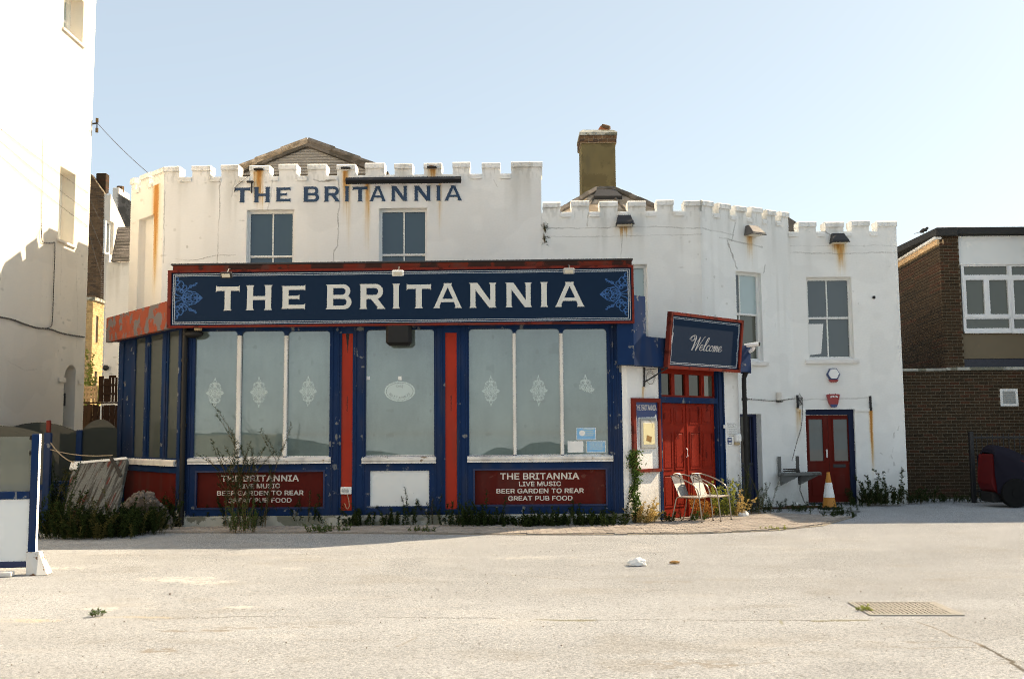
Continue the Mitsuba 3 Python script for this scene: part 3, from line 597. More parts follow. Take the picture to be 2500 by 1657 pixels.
# ornaments of the frosted glass
def arc(cx, cy, r0, r1, a0, a1, n=26):
    t = np.linspace(0, 1, n); a = np.radians(a0 + (a1 - a0) * t); r = r0 + (r1 - r0) * t
    return np.stack([cx + r * np.cos(a), cy + r * np.sin(a)], 1)
def ribbons(lines, w): return unary_union([LineString(l).buffer(w / 2, cap_style=1, resolution=3) for l in lines])
def sym4(lines):
    out = []
    for l in lines:
        l = np.asarray(l)
        for sx in (1, -1):
            for sy in (1, -1): out.append(l * [sx, sy])
    return out
orn = ribbons(sym4([arc(.35, .95, .36, .12, 150, -260), arc(.0, 1.62, .20, .20, -90, 90, 14), [(0, 1.82), (.06, 1.95), (0, 2.15)], arc(.36, .95, .46, .40, 215, -20), arc(.62, .45, .30, .10, 60, -300),
                    arc(.30, .28, .26, .14, 100, -250), [(0, 0), (.35, .5), (.0, 1.0)], [(0, .5), (.5, 0)], [(.2, 0), (.75, .5)], arc(1.0, .0, .18, .08, 170, -160, 16), [(.55, 0), (.85, .22), (1.05, .2), (1.3, 0)], arc(.12, 1.30, .16, .06, 90, -200, 14)]), .075)
def ornament(cx, cy, hpx=74, wpx=43, part=None):
    s, z = SHOP.at(cx, cy, -.055); h = abs(SHOP.at(cx, cy - hpx / 2, -.055)[1] - z); w = abs(SHOP.at(cx + wpx / 2, cy, -.055)[0] - s)
    p = affinity.translate(affinity.scale(orn, w / 1.3, h / 2.15, origin=(0, 0)), s, z)
    if part is not None:
        p = p.intersection(Polygon([(s - .2, z + .4), (s + .2, z + .4), (s + .2, z - .09), (s + .02, z - .04), (s - .2, z + .06)]))
    return ext(SHOP, p, -.0495, -.047)
orn_at = {'left': [(525, 959), (632.5, 957), (752.5, 955)], 'right': [(1198.5, 954), (1315, 953), (1429.5, 951)]}
sills = {'left': (459.4, 1113.4, 808.7, 1132), 'centre': (884, 1110.6, 1064.9, 1130.5), 'right': (1141, 1109, 1496.6, 1127)}
for g in ('left', 'centre', 'right'):
    lab = {'left': 'three-pane frosted shop window on the left', 'centre': 'single frosted shop window with an oval badge', 'right': 'three-pane frosted shop window on the right with notices in its corner'}[g]
    a, b, c, d = SHOP.R(*sills[g])
    wk = add(PUB, 'shop_window', extx(SHOP, [(-.06, c), (.055, c), (.055, c + .028), (.04, c + .034), (.062, c + .05), (.062, c + .085), (.045, c + .095), (-.05, d)], a, b), 'white_sill', label=lab)
    for i, (pa, pb, pc, pd) in enumerate(pr_[g]):
        add(wk, 'pane', pbox(SHOP, pa - .01, pb + .01, d - .03, pd + .01, -.056, -.05, 0), 'film_glass')
        if g in orn_at: add(wk, 'etched_ornament', ornament(*orn_at[g][i], part=True if (g == 'right' and i == 2) else None), 'film_etched')
    for (o1, o2) in zip(pr_[g], pr_[g][1:]):
        m = (o1[1] + o2[0]) / 2; hw = (o2[0] - o1[1]) / 2 + .004
        add(wk, 'mullion', pbox(SHOP, m - hw, m + hw, d - .01, o1[3] - .075, -.045, .006, .012), 'white_peeling')
oc, oz = SHOP.at(976, 955, -.055); rx = SHOP.at(1013, 955, -.055)[0] - oc; rz = SHOP.at(976, 930.5, -.055)[1] - oz
ell = affinity.scale(Point(0, 0).buffer(1, resolution=24), rx, rz)
badge = ell.difference(affinity.scale(ell, .90, .88)).union(affinity.scale(ell, .86, .83))
def arc_letters(s, cx, cz, rx, rz, a0, a1, size, flip=False):
    out = []
    for i, ch in enumerate(s):
        t = math.radians(a0 + (a1 - a0) * (i + .5) / len(s)); v, f = text(ch); v = v.copy()
        v[:, :2] -= [(v[:, 0].max() + v[:, 0].min()) / 2, .5]; v[:, :2] *= size
        rot = math.atan2(rz * math.cos(t), -rx * math.sin(t)) + (math.pi if not flip else 0)
        cs, sn = math.cos(rot), math.sin(rot)
        w = np.stack([cx + rx * math.cos(t) + v[:, 0] * cs - v[:, 1] * sn, cz + rz * math.sin(t) + v[:, 0] * sn + v[:, 1] * cs, -.0472 + v[:, 2] * .0015], 1)
        out.append((w, f))
    return out
WC = PUB + '__shop_window_001'
add(WC, 'oval_badge', ext(SHOP, affinity.translate(badge, oc, oz), -.0495, -.047), 'film_etched')
lets = [loc(SHOP, q) for q in arc_letters('THE', oc, oz, rx * .5, rz * .52, 122, 58, .042)] + [loc(SHOP, q) for q in arc_letters('BRITANNIA', oc, oz, rx * .68, rz * .62, 198, 342, .042, True)]
add(WC, 'badge_lettering', join(*lets), 'film_glass')
for px, py, w in ((899, 922.5, .030), (976.5, 923, .032)):
    a, z = SHOP.at(px, py, -.05)
    single('window_sticker', pbox(SHOP, a - w, a + w, z - w, z + w, -.0495, -.046, .002), 'paper_white', 'small white square sticker at the left edge of the middle shop window' if px < 950 else 'small white torn sticker just above the oval badge', 'sticker')
# notices standing in the right window
for nm, q, mt, lab in (('window_notice', (1407, 1043.5, 1455, 1073), 'paper_blue', 'pale blue notice with a white disc, uppermost of three in the right window corner'), ('window_notice', (1386, 1076.5, 1424, 1104), 'paper_white', 'blank white notice low in the right shop window, left of the blue one'), ('window_notice', (1432, 1076, 1478.5, 1104), 'paper_blue', 'pale blue printed notice in the bottom right corner of the right shop window')):
    a, b, c, d = SHOP.R(*q, -.05)
    k = thing(nm, lab, 'notice'); add(k, 'sheet', pbox(SHOP, a, b, c, d, -.0495, -.0465, .001), mt)
    if mt == 'paper_blue':
        ln = []
        for i in range(4): ln.append(pbox(SHOP, a + (.10 + .2 * (q[1] < 1050)) * (b - a) + .02, b - .03 - .02 * (i % 2), d - .035 - i * .036, d - .02 - i * .036, -.0465, -.0455, 0))
        add(k, 'print', join(*ln), 'film_etched')
        if q[1] < 1050: add(k, 'disc', ext(SHOP, Point(a + .10, (c + d) / 2 + .01).buffer(.05), -.0465, -.045), 'paper_white')
        add(k, 'border', ext(SHOP, sbox(a, c, b, d).difference(sbox(a + .008, c + .008, b - .012, d - .006)), -.0464, -.0452), 'paper_white')
# plinth and returns
add(PUB, 'plinth', pbox(SHOP, sL - .05, sRr + .08, -.05, zB - .003, -.3, .03, .015), 'concrete')
add(PUB, 'stall_backing', pbox(SHOP, sL, sRr, 0, zTp, -.30, -.115, 0), 'blue_dark')
add(PUB, 'corner_pier', pbox(SHOP, sRr + .003, _s0, .1, SHOP.at(1525, 880)[1], -.3, -.004, .0), 'white_door_wall')
# splayed left return
Ll = LEFTW.at(285, 1050)[0]
lz0, lz1 = .28, LEFTW.at(360, 800)[1] + .12
lp = [LEFTW.R(a, 850, b, 1116) for a, b in ((327, 351), (363, 393), (408, 433))]
lp = [(a, b, LEFTW.at(380, 1117)[1], LEFTW.at(380, 815)[1]) for a, b, c, d in lp]
pnl = (LEFTW.at(300, 1180)[0], LEFTW.at(429, 1180)[0], LEFTW.at(400, 1240)[1], LEFTW.at(400, 1153)[1])
add(PUB, 'return_frame', ext(LEFTW, holes(sbox(Ll, lz0, 0, lz1), [sbox(a, c, b, d) for a, b, c, d in lp + [pnl]]), -.05, 0), 'blue_paint')
add(PUB, 'return_plinth', pbox(LEFTW, Ll, 0, -.05, lz0 - .003, -.3, .02, .01), 'concrete')
add(PUB, 'return_panel', pbox(LEFTW, *pnl[:2], *pnl[2:], -.10, -.03, 0), 'maroon_panel')
rw = add(PUB, 'return_window', extx(LEFTW, [(-.1, lp[0][2] - .14), (.055, lp[0][2] - .14), (.06, lp[0][2] - .05), (-.05, lp[0][2] - .005)], LEFTW.at(304, 1125)[0], LEFTW.at(431, 1125)[0]), 'white_sill', label='narrow dark panes on the splayed left side of the shopfront')
for a, b, c, d in lp: add(rw, 'pane', pbox(LEFTW, a - .01, b + .01, c - .02, d + .01, -.032, -.026, 0), 'side_glass')
for q in (360, 404, 441, 300): 
    a = LEFTW.at(q, 950)[0]; add(rw, 'post', pbox(LEFTW, a - .03, a + .03, lp[0][2], lp[0][3] + .02, 0, .022, .008), 'blue_paint')
add(PUB, 'return_backing', pbox(LEFTW, Ll + .02, -.2, 0, lz1, -.3, -.165, 0), 'blue_dark')
# fascias and shop roof
f0, f1 = LEFTW.at(259, 800, .30)[0], LEFTW.at(412, 770, .30)[0]
fz0, fz1 = LEFTW.at(335, 819, .30)[1], LEFTW.at(335, 755, .30)[1]
fz0 = float(np.mean([LEFTW.at(412, 802, .3)[1], LEFTW.at(259.5, 836, .3)[1]])); fz1 = float(np.mean([LEFTW.at(412, 734, .3)[1], LEFTW.at(258.5, 776, .3)[1]]))
add(PUB, 'return_fascia', pbox(LEFTW, f0, f1 + .1, fz0, fz1, .20, .30, .006), 'flaking_fascia', label='flaking red fascia on the splayed left side of the shopfront')
add(PUB, 'return_soffit', pbox(LEFTW, f0 + .01, f1 + .3, fz0 + .02, fz0 + .06, -.3, .20, 0), 'blue_dark')
zsb, zst = SIGN.at(980, 793)[1], SIGN.at(980, 642)[1]
FD = .24
g1 = DOORW.at(1832, 880, FD)[0]
gz0 = DOORW.at(1570, 892, FD)[1]; gzl = DOORW.at(1600, 823, FD)[1]; gzh = DOORW.at(1562, 722, FD)[1]; gs = DOORW.at(1576, 770, FD)[0]
cor = SHOP.P(SHOP.at(1548, 840, FD)[0], 0, FD)
g0 = float(np.dot(cor - DOORW.o, DOORW.u))
add(PUB, 'door_fascia', ext(DOORW, Polygon([(g0, gz0), (g1, gz0), (g1, gzl), (gs, gzl), (gs, gzh), (g0, gzh)]), .02, FD), 'blue_paint', label='blue fascia over the splayed doorway, stepped up beside the big sign')
add(PUB, 'door_fascia_end', pbox(DOORW, g1 + .002, g1 + .03, gz0 - .02, gzl - .05, 0, FD - .005, .004), 'blue_dark')
add(PUB, 'corner_fascia', pbox(SHOP, SHOP.at(1507, 840, FD)[0], SHOP.at(1548, 840, FD)[0] - .002, gz0 + .004, zsb + .3, .02, FD - .003, .004), 'blue_paint')
add(PUB, 'fascia_backing', pbox(SHOP, sL - .1, sRr, zTp + .003, zst - .06, -.25, .20, 0), 'blue_dark')
shop_roof = Polygon([LEFTW.P(f0, 0, .2)[:2], SHOP.P(sL - .1, 0, .2)[:2], SHOP.P(sRr + .1, 0, .1)[:2], (2.4, 20.6), (-7.0, 20.5), (-8.0, 21.0)])
add(PUB, 'shop_roof', flat(shop_roof, fz1 - .25, fz1 - .15), 'roof_felt')
add(PUB, 'lobby_roof', flat(Polygon([SHOP.P(sRr + .1, 0, -.1)[:2], DOORW.P(0, 0, -.02)[:2], DOORW.P(g1, 0, -.02)[:2], DOORW.P(g1, 0, -.02)[:2] + [0, .6], (2.4, 20.55)]), gzl - .16, gzl - .06), 'roof_felt')

# ------------------------------------------------------------------ splayed doorway wall
a0 = 0.0; dl, dr2 = DOORW.at(1611, 1100)[0], DOORW.at(1771, 1100)[0]; De = DOORW.at(1805, 1050)[0]
dzt = DOORW.at(1685, 896)[1] + .05
add(PUB, 'lobby_wall', ext(DOORW, holes(sbox(0, .12, De, gz0 + .1), [sbox(dl, -1, dr2, dzt)]), -.25, -.003), 'white_door_wall')
add(PUB, 'lobby_plinth', pbox(DOORW, 0, dl, -.05, .12, -.25, -.01, .01), 'concrete'); add(PUB, 'lobby_plinth', pbox(DOORW, dr2, De, -.05, .12, -.25, -.01, .01), 'concrete')
add(PUB, 'lobby_flank', (np.array([DOORW.P(De, 0), DOORW.P(De, 0) + [0.02, 1.3, 0], DOORW.P(De, 0) + [0.02, 1.3, gz0], DOORW.P(De, 0) + [0, 0, gz0]]), np.array([[0, 1, 2], [0, 2, 3]])), 'white_annex')
fz = DOORW.at(1685, 978)[1]; fzl = DOORW.at(1685, 970)[1]; fzh = DOORW.at(1685, 984)[1]
fr_l, fr_r = DOORW.at(1617, 1100)[0], DOORW.at(1753, 1100)[0]; zt_ = DOORW.at(1685, 903)[1]
add(PUB, 'lobby_door_frame', ext(DOORW, sbox(dl, -.02, dr2, dzt).difference(sbox(fr_l, -.1, fr_r, fzh)).difference(sbox(fr_l, fzl, fr_r, dzt - .02)), -.14, .012), 'blue_paint')
add(PUB, 'frame_moulding', join(*[pbox(DOORW, DOORW.at(x, 1100)[0] - .016, DOORW.at(x, 1100)[0] + .016, 0, dzt - .03, .012, .04, .008) for x in (1757, 1767)]), 'blue_paint')
mid = DOORW.at(1685, 1120)[0]
for k, (a, b) in enumerate(((fr_l + .004, mid - .003), (mid + .003, fr_r - .004))):
    dk = add(PUB, 'lobby_door', pbox(DOORW, a, b, .03, fzh - .004, -.12, -.07, .004), 'red_paint', label='%s leaf of the tall red panelled double doors' % ('left' if k == 0 else 'right'))
    c = (a + b) / 2
    for (za, zb) in ((DOORW.at(1685, 1035)[1], fzh - .09), (DOORW.at(1685, 1145)[1], DOORW.at(1685, 1053)[1]), (.22, DOORW.at(1685, 1155)[1])):
        for (x0, x1) in ((a + .09, c - .035), (c + .035, b - .09)):
            add(dk, 'panel', join(ext(DOORW, sbox(x0, za, x1, zb).difference(sbox(x0 + .02, za + .02, x1 - .02, zb - .02)), -.07, -.058), pbox(DOORW, x0 + .045, x1 - .045, za + .045, zb - .045, -.07, -.062, .006)), 'red_paint')
    if k == 0: add(dk, 'handle', join(tube([DOORW.P(b - .03, 1.12, -.06), DOORW.P(b - .03, 1.14, -.03), DOORW.P(b - .03, 1.26, -.03), DOORW.P(b - .03, 1.28, -.06)], .011)), 'white_plain')
    if k == 0: add(dk, 'meeting_bead', pbox(DOORW, b - .012, b + .02, .03, fzh - .01, -.07, -.052, .004), 'red_paint')
tr = add(PUB, 'transom_light', ext(DOORW, holes(sbox(fr_l, fzl, fr_r, zt_ + .02), [sbox(DOORW.at(x0, 930)[0], DOORW.at(1685, 965)[1], DOORW.at(x1, 930)[0], DOORW.at(1685, 914)[1]) for x0, x1 in ((1614 + 4, 1644), (1652, 1678), (1687, 1716), (1724, 1747))]), -.11, -.05), 'red_paint', label='red transom of four small lights above the double doors')
for i, (x0, x1) in enumerate(((1618, 1644), (1652, 1678), (1687, 1716), (1724, 1747))):
    add(tr, 'pane', pbox(DOORW, DOORW.at(x0, 930)[0], DOORW.at(x1, 930)[0], DOORW.at(1685, 965)[1], DOORW.at(1685, 914)[1], -.095, -.09, 0), 'dark_glass' if i < 3 else 'olive_glass')
#MARK2

# ------------------------------------------------------------------ letters of the signs (wedge serifs)
def stem(x, w, y0=0., y1=1., b=True, t=True, e=.045, h=.07):
    P = [(x, y0 + (h if b else 0)), (x - (e if b else 0), y0), (x + w + (e if b else 0), y0), (x + w, y0 + (h if b else 0)), (x + w, y1 - (h if t else 0)), (x + w + (e if t else 0), y1), (x - (e if t else 0), y1), (x, y1 - (h if t else 0))]
    return Polygon(P).buffer(0)
def arm(x0, x1, y0, y1, e=.05, h=.05):
    return Polygon([(x0, y0), (x1 - h, y0), (x1, y0 - e), (x1, y1 + e), (x1 - h, y1), (x0, y1)])
def disc(x, y, r): return Point(x, y).buffer(r, resolution=12)
def glyph(c):
    S = .24
    if c == 'I': return stem(.05, S)
    if c == 'H': return unary_union([stem(.05, S), stem(.78, S), sbox(.2, .41, .9, .56)])
    if c == 'T': return unary_union([stem(.36, S, t=False), sbox(.03, .82, .93, 1), Polygon([(0, .76), (.04, .82), (.04, 1), (0, 1.04)]), Polygon([(.96, .76), (.92, .82), (.92, 1), (.96, 1.04)])])
    if c == 'E': return unary_union([stem(.05, S), arm(.2, .95, .83, 1), arm(.2, .72, .43, .57), arm(.2, .95, 0, .17)])
    if c == 'B':
        out = unary_union([stem(.05, S), sbox(.2, 0, .72, .57), disc(.72, .285, .285), sbox(.2, .45, .68, 1), disc(.68, .725, .275)])
        return out.difference(unary_union([sbox(.29, .15, .68, .42), disc(.68, .285, .135), sbox(.29, .58, .64, .85), disc(.64, .715, .135)]))
    if c == 'R':
        out = unary_union([stem(.05, S), sbox(.2, .40, .68, 1), disc(.68, .70, .30)]).difference(unary_union([sbox(.29, .56, .64, .84), disc(.64, .70, .14)]))
        return unary_union([out, Polygon([(.45, .43), (.72, .46), (1.02, .07), (1.08, 0), (.72, 0), (.76, .07)])])
    if c == 'A':
        out = unary_union([Polygon([(.08, .07), (.03, 0), (.30, 0), (.27, .07), (.335, .24), (.85, .24), (.90, .07), (.87, 0), (1.16, 0), (1.11, .07), (.74, .93), (.76, 1), (.42, 1), (.45, .93)])])
        return out.difference(Polygon([(.39, .37), (.80, .37), (.595, .84)])).buffer(0)
    if c == 'N': return unary_union([stem(.06, .20, t=False), stem(.84, .20), Polygon([(0, 1), (.34, 1), (.84, .28), (1.04, 0), (.80, 0), (.26, .72), (.06, .95)])])
def put_letter(pl, c, x0, x1, y0, y1, d0, d1):
    g = glyph(c); a, b, za, zb = pl.R(x0, y0, x1, y1, d1); m = g.bounds
    g = affinity.translate(g, -m[0], -m[1]); g = affinity.scale(g, (b - a) / (m[2] - m[0]), (zb - za) / (m[3] - m[1]), origin=(0, 0))
    return ext(pl, affinity.translate(g, a, za), d0, d1)
UP = [('T', 572, 610), ('H', 619.5, 659), ('E', 673, 708.6), ('B', 740, 778.5), ('R', 790.8, 830), ('I', 841.5, 852), ('T', 861, 896.6), ('A', 902, 942), ('N', 954, 994.5), ('N', 1009.8, 1051.5), ('I', 1064.7, 1076), ('A', 1085, 1128)]
for c, x0, x1 in UP:
    t = (x0 - 572) / (1128 - 572); add(PUB, 'wall_letter', put_letter(MAIN, c, x0, x1, 457 - 4.5 * t, 494 - 5 * t, .001, .02), 'wall_letter')

# ------------------------------------------------------------------ big sign
FS = thing('fascia_sign', 'long navy sign with big pale capital letters in a red frame over the shopfront', 'sign')
a, b = SIGN.at(411, 720)[0], SIGN.at(1547, 712)[0]
zA, zB_ = SIGN.at(980, 653.5)[1], SIGN.at(980, 792.5)[1]; zC = SIGN.at(980, 641)[1]
add(FS, 'board', pbox(SIGN, a + .06, b - .02, zB_ + .05, zC, -.12, -.02, .01), 'weathered_board', label='weathered dark red board along the top of the sign')
add(FS, 'capping', pbox(SIGN, a + .03, b + .0, zC - .004, zC + .03, -.16, .0, .008), 'dark_lead')
i0, i1, iz0, iz1 = SIGN.at(419, 720)[0], SIGN.at(1542, 712)[0], SIGN.at(980, 790)[1], SIGN.at(980, 660)[1]
add(FS, 'panel', pbox(SIGN, i0 - .02, i1 + .02, iz0 - .02, iz1 + .02, -.02, .012, 0), 'sign_blue')
fr = sbox(a, zB_ - .02, b, iz1 + .04).difference(sbox(i0, iz0, i1, iz1))
add(FS, 'frame', ext(SIGN, fr, -.02, .05), 'red_frame')
for e, w in ((.025, .011), (.056, .010)):
    add(FS, 'border_line', ext(SIGN, sbox(i0 + e, iz0 + e, i1 - e, iz1 - e).difference(sbox(i0 + e + w, iz0 + e + w, i1 - e - w, iz1 - e - w)), .012, .0155), 'line_white')
BIG = [('T', 526.8, 584.7), ('H', 600.3, 664.6), ('E', 687, 744.9), ('B', 795.5, 858), ('R', 877.4, 941), ('I', 958, 976.5), ('T', 992.9, 1052.3), ('A', 1057.8, 1127.9), ('N', 1144.6, 1211.9), ('N', 1233, 1298.4), ('I', 1319, 1337.8), ('A', 1354.8, 1426.8)]
for c, x0, x1 in BIG:
    t = (x0 - 526) / 900; add(FS, 'letter', put_letter(SIGN, c, x0, x1, 697.0 - 9.5 * t, 757.8 - 10 * t, .012, .019), 'sign_letter')
def filigree():
    L = []
    def both(l): L.append(np.asarray(l)); L.append(np.asarray(l) * [1, -1])
    both(arc(.32, .62, .40, .16, 250, -60)); both(arc(.42, .66, .18, .05, -60, -330)); both(arc(.05, 1.15, .55, .45, 60, -80)); both(arc(.12, .95, .22, .08, 120, -220)); both(arc(.10, 1.45, .20, .08, 160, -160))
    both(arc(.55, 1.05, .30, .10, -120, 160)); both(arc(.9, .35, .42, .12, 160, -110)); both(arc(.95, .18, .26, .08, 200, -120)); both(arc(1.35, .22, .20, .08, 150, -190)); both([(.45, .12), (.8, .5), (1.05, .62), (1.35, .55), (1.6, .3), (1.85, 0)])
    both([(.5, .25), (.8, .8), (1.0, 1.05), (1.25, 1.2)]); both(arc(1.05, 1.05, .17, .06, 20, 340)); both(arc(1.27, 1.16, .12, .05, 0, 300)); both(arc(1.42, 1.36, .06, .04, 0, 330)); both([(0, .35), (.3, .2), (.55, 0)]); both(arc(.0, 1.75, .22, .12, 80, -90)); both([(.1, 1.2), (.3, 1.5), (.12, 1.75)])
    both(arc(1.55, .15, .14, .05, 40, -250)); L.append(arc(.62, 0, .22, .08, 0, 330)); L.append(arc(1.72, 0, .1, .05, 0, 340)); L.append(np.array([(.0, 0), (1.1, 0)])); L.append(np.array([(1.2, .0), (1.85, 0)]))
    return ribbons(L, .062)
fil = filigree()
for side in (1, -1):
    s0 = (i0 + .075) if side == 1 else (i1 - .075); zm = SIGN.at(440 if side == 1 else 1520, 728 if side == 1 else 718)[1]; sc = SIGN.at(495, 700)[0] - SIGN.at(428, 700)[0]
    p = affinity.translate(affinity.scale(fil, side * sc / 1.9, .37 / 1.95, origin=(0, 0)), s0, zm)
    lim = sbox(i0 + .07, iz0 + .07, i1 - .07, iz1 - .07)
    add(FS, 'scroll_ornament', ext(SIGN, p.intersection(lim), .012, .0165), 'filigree_blue')

# floodlights and boxes on the sign
def led(px, py, w, h, mat, lab, tilt=25):
    s, z = SIGN.at(px, py, .25); k = thing('sign_floodlight', lab, 'floodlight')
    c, sn = math.cos(math.radians(tilt)), math.sin(math.radians(tilt))
    v, f = cbox(-w / 2, w / 2, -h / 2, h / 2, -.025, .025, .012)
    def tf(v): return np.stack([v[:, 0] + s, v[:, 1] * c + v[:, 2] * -sn + z, v[:, 1] * sn + v[:, 2] * c + .26], 1)
    add(k, 'housing', loc(SIGN, (tf(v), f)), mat)
    v2, f2 = cbox(-w * .36, w * .36, -h * .3, h * .3, .0255, .031, .004); add(k, 'lens', loc(SIGN, (tf(v2), f2)), 'lamp_face')
    add(k, 'bracket', tube([SIGN.P(s, z + .15, .0), SIGN.P(s, z + .12, .16), SIGN.P(s, z + .03, .24)], .012), 'black_metal')
led(553, 672, .20, .11, 'black_metal', 'black floodlight at the left end of the sign, above the letter T'); led(971.5, 667, .20, .10, 'white_plain', 'white floodlight over the middle of the sign'); led(1389, 662, .19, .10, 'grey_box', 'grey floodlight at the right end of the sign, above the last N and I')
s, z = SHOP.at(483, 803, .15); single('junction_box', pbox(SHOP, s - .055, s + .055, z - .03, z + .04, .08, .2, .01), 'tan_plastic', 'tiny tan box under the left end of the sign', 'box')
s0, s1, z0, z1 = SHOP.R(941, 806, 1003, 842, .3)
k = thing('hanging_speaker', 'black rounded box hanging under the sign in front of the middle shop window', 'speaker')
add(k, 'cabinet', pbox(SHOP, s0, s1, z0, z1 + .16, .06, .30, .05), 'black_plastic'); add(k, 'bracket', pbox(SHOP, s0 + .1, s1 - .1, z1 - .02, z1 + .25, .10, .16, .005), 'black_metal')
s, z = SHOP.at(845, 1197, .02); k = thing('socket_box', 'white electric box with a dangling cable low on the left red strip', 'junction box')
add(k, 'box', pbox(SHOP, s - .095, s + .095, z - .065, z + .065, -.02, .05, .012), 'white_plain'); add(k, 'lid', pbox(SHOP, s - .07, s + .05, z - .03, z + .03, .05, .058, .004), 'grey_box')
add(k, 'cable', tube(spline([SHOP.P(s + .02, z - .06, .03), SHOP.P(s + .05, z - .16, .04), SHOP.P(s + .06, z - .27, .04), SHOP.P(s + .02, z - .31, .05), SHOP.P(s - .02, z - .22, .04)], 6), .006, 5), 'tan_plastic')

# ------------------------------------------------------------------ welcome sign, leaning forward over the doors
class Tilt:
    def __init__(s, p0, p1, p2, p3):   # corners tl tr bl br in the world
        s.o = p2; s.u = (p3 - p2) / np.linalg.norm(p3 - p2); s.h = p0 - p2; s.L = np.linalg.norm(p3 - p2); s.H = np.linalg.norm(s.h)
        s.w = s.h - s.u * np.dot(s.h, s.u); s.w /= np.linalg.norm(s.w); s.n = np.cross(s.u, s.w)
    def map(s, vf):
        v = np.asarray(vf[0]); return s.o + v[:, :1] * s.u + v[:, 1:2] * s.w + v[:, 2:3] * s.n, vf[1]
    def ext(s, poly, d0, d1):
        mb = MB()
        for g in getattr(poly, 'geoms', [poly]):
            m = trimesh.creation.extrude_polygon(g, d1 - d0, engine='earcut'); v = np.array(m.vertices); v[:, 2] += d0; mb.add(*s.map((v, np.array(m.faces))))
        return mb.get()
bl, br = DOORW.W(1626, 893.5, FD + .06), DOORW.W(1804, 914.5, FD + .06)
zm = (bl[2] + br[2]) / 2; bl[2] = br[2] = zm
hh = 1.02
for _ in range(6):
    r1 = DOORW.W(1632, 759.6, FD + .18)
    hh = r1[2] - zm
lean = DOORW.n * .12
tl, tr_ = bl + lean + np.array([0, 0, hh]), br + lean + np.array([0, 0, hh])
WS = Tilt(tl, tr_, bl, br); H, L = WS.H, WS.L
k = thing('welcome_sign', 'navy sign with cursive white lettering and red frame leaning over the double doors', 'sign')
add(k, 'panel', WS.ext(sbox(.03, .03, L - .03, H - .03), -.03, .0), 'sign_blue')
add(k, 'frame', WS.ext(sbox(0, 0, L, H).difference(sbox(.055, .055, L - .055, H - .055)), -.06, .035), 'red_frame')
add(k, 'border_line', WS.ext(unary_union([sbox(.085, .085, L - .085, H - .085).difference(sbox(.093, .093, L - .093, H - .093)), sbox(.11, .11, L - .11, H - .11).difference(sbox(.117, .117, L - .117, H - .117))]), .0, .003), 'line_white')
add(k, 'strut', join(tube([bl + DOORW.u * .2 + [0, 0, .7], bl + DOORW.u * .2 - DOORW.n * .1 + [0, 0, .1]], .015), tube([br - DOORW.u * .2 + [0, 0, .7], br - DOORW.u * .2 - DOORW.n * .1 + [0, 0, .1]], .015)), 'black_metal')
SC = {'W': ([[(-.75, 1.75), (-.6, 2.15), (-.15, 2.35), (.1, 2.0), (-.05, 1.6), (-.4, 1.55), (-.55, 1.9), (-.2, 2.45), (.3, 2.3), (.38, 1.4), (.32, 0)], [(.32, 0), (.7, 1.0), (1.05, 2.2)], [(1.05, 2.2), (1.08, 1.2), (1.02, 0)], [(1.02, 0), (1.45, 1.1), (1.75, 2.1), (1.95, 2.45)]], 1.62),
      'e': ([[(0, .3), (.38, .5), (.5, .82), (.33, 1), (.1, .75), (.06, .25), (.3, 0), (.58, .15), (.8, .4)]], .72), 'l': ([[(0, .3), (.35, 1.2), (.5, 2.0), (.38, 2.3), (.2, 1.9), (.1, .6), (.2, .05), (.4, .05), (.65, .35)]], .55),
      'c': ([[(.52, .8), (.38, 1), (.12, .8), (.03, .4), (.15, .05), (.4, .02), (.72, .35)]], .62), 'o': ([[(.38, 1), (.1, .75), (.05, .3), (.22, 0), (.48, .2), (.54, .7), (.38, 1), (.55, .82), (.8, .8)]], .70),
      'm': ([[(-.05, .6), (.12, .98), (.17, .5), (.13, 0)], [(.13, .3), (.3, .9), (.44, .95), (.47, .6), (.42, 0)], [(.43, .3), (.6, .9), (.76, .95), (.77, .5), (.78, .1), (.9, .03), (1.1, .35)]], 1.02)}
x, L_ = 0, []
for ch in 'Welcome':
    st, adv = SC[ch]
    for q in st: L_.append((ch, spline([(px + x + .32 * py, py) for px, py in q], 7)))
    x += adv
shapes = []
for ch, l in L_:
    n = len(l)
    for i in range(n - 1):
        dn = l[i][1] - l[i + 1][1]; shapes.append(LineString(l[i:i + 2]).buffer(.035 + .055 * max(0, min(1, dn / .12)), resolution=3))
wl = unary_union(shapes); m = wl.bounds
wa, wb = .275 * L, .735 * L; zlo, zhi = .35 * H, .63 * H
wl = affinity.scale(affinity.translate(wl, -m[0], -m[1]), (wb - wa) / (m[2] - m[0]), (zhi - zlo) / (m[3] - m[1]), origin=(0, 0))
add(k, 'lettering', WS.ext(affinity.translate(wl, wa, zlo).simplify(.001), 0, .004), 'welcome_letter')
add(k, 'paint_flake', WS.ext(Polygon([(.075, .42), (.10, .44), (.135, .60), (.13, .66), (.11, .56), (.085, .64), (.075, .60)]), 0, .003), 'line_white')

# camera at the end of the door fascia
cpos = DOORW.P(g1 - .03, gzl - .02, FD)
k = thing('security_camera', 'white bullet camera on the right end of the doorway fascia', 'camera')
add(k, 'bracket', tube([cpos + [0, 0, -.10], cpos + [.06, -.04, -.06], cpos + [.09, -.05, .0]], .035), 'white_plain')
add(k, 'body', tube([cpos + [-.10, -.03, .02], cpos + [.10, -.06, .045], cpos + [.17, -.07, .05]], [.04, .045, .045], 10), 'white_plain'); add(k, 'lens', tube([cpos + [.171, -.07, .05], cpos + [.2, -.073, .05]], .036, 10), 'black_plastic')
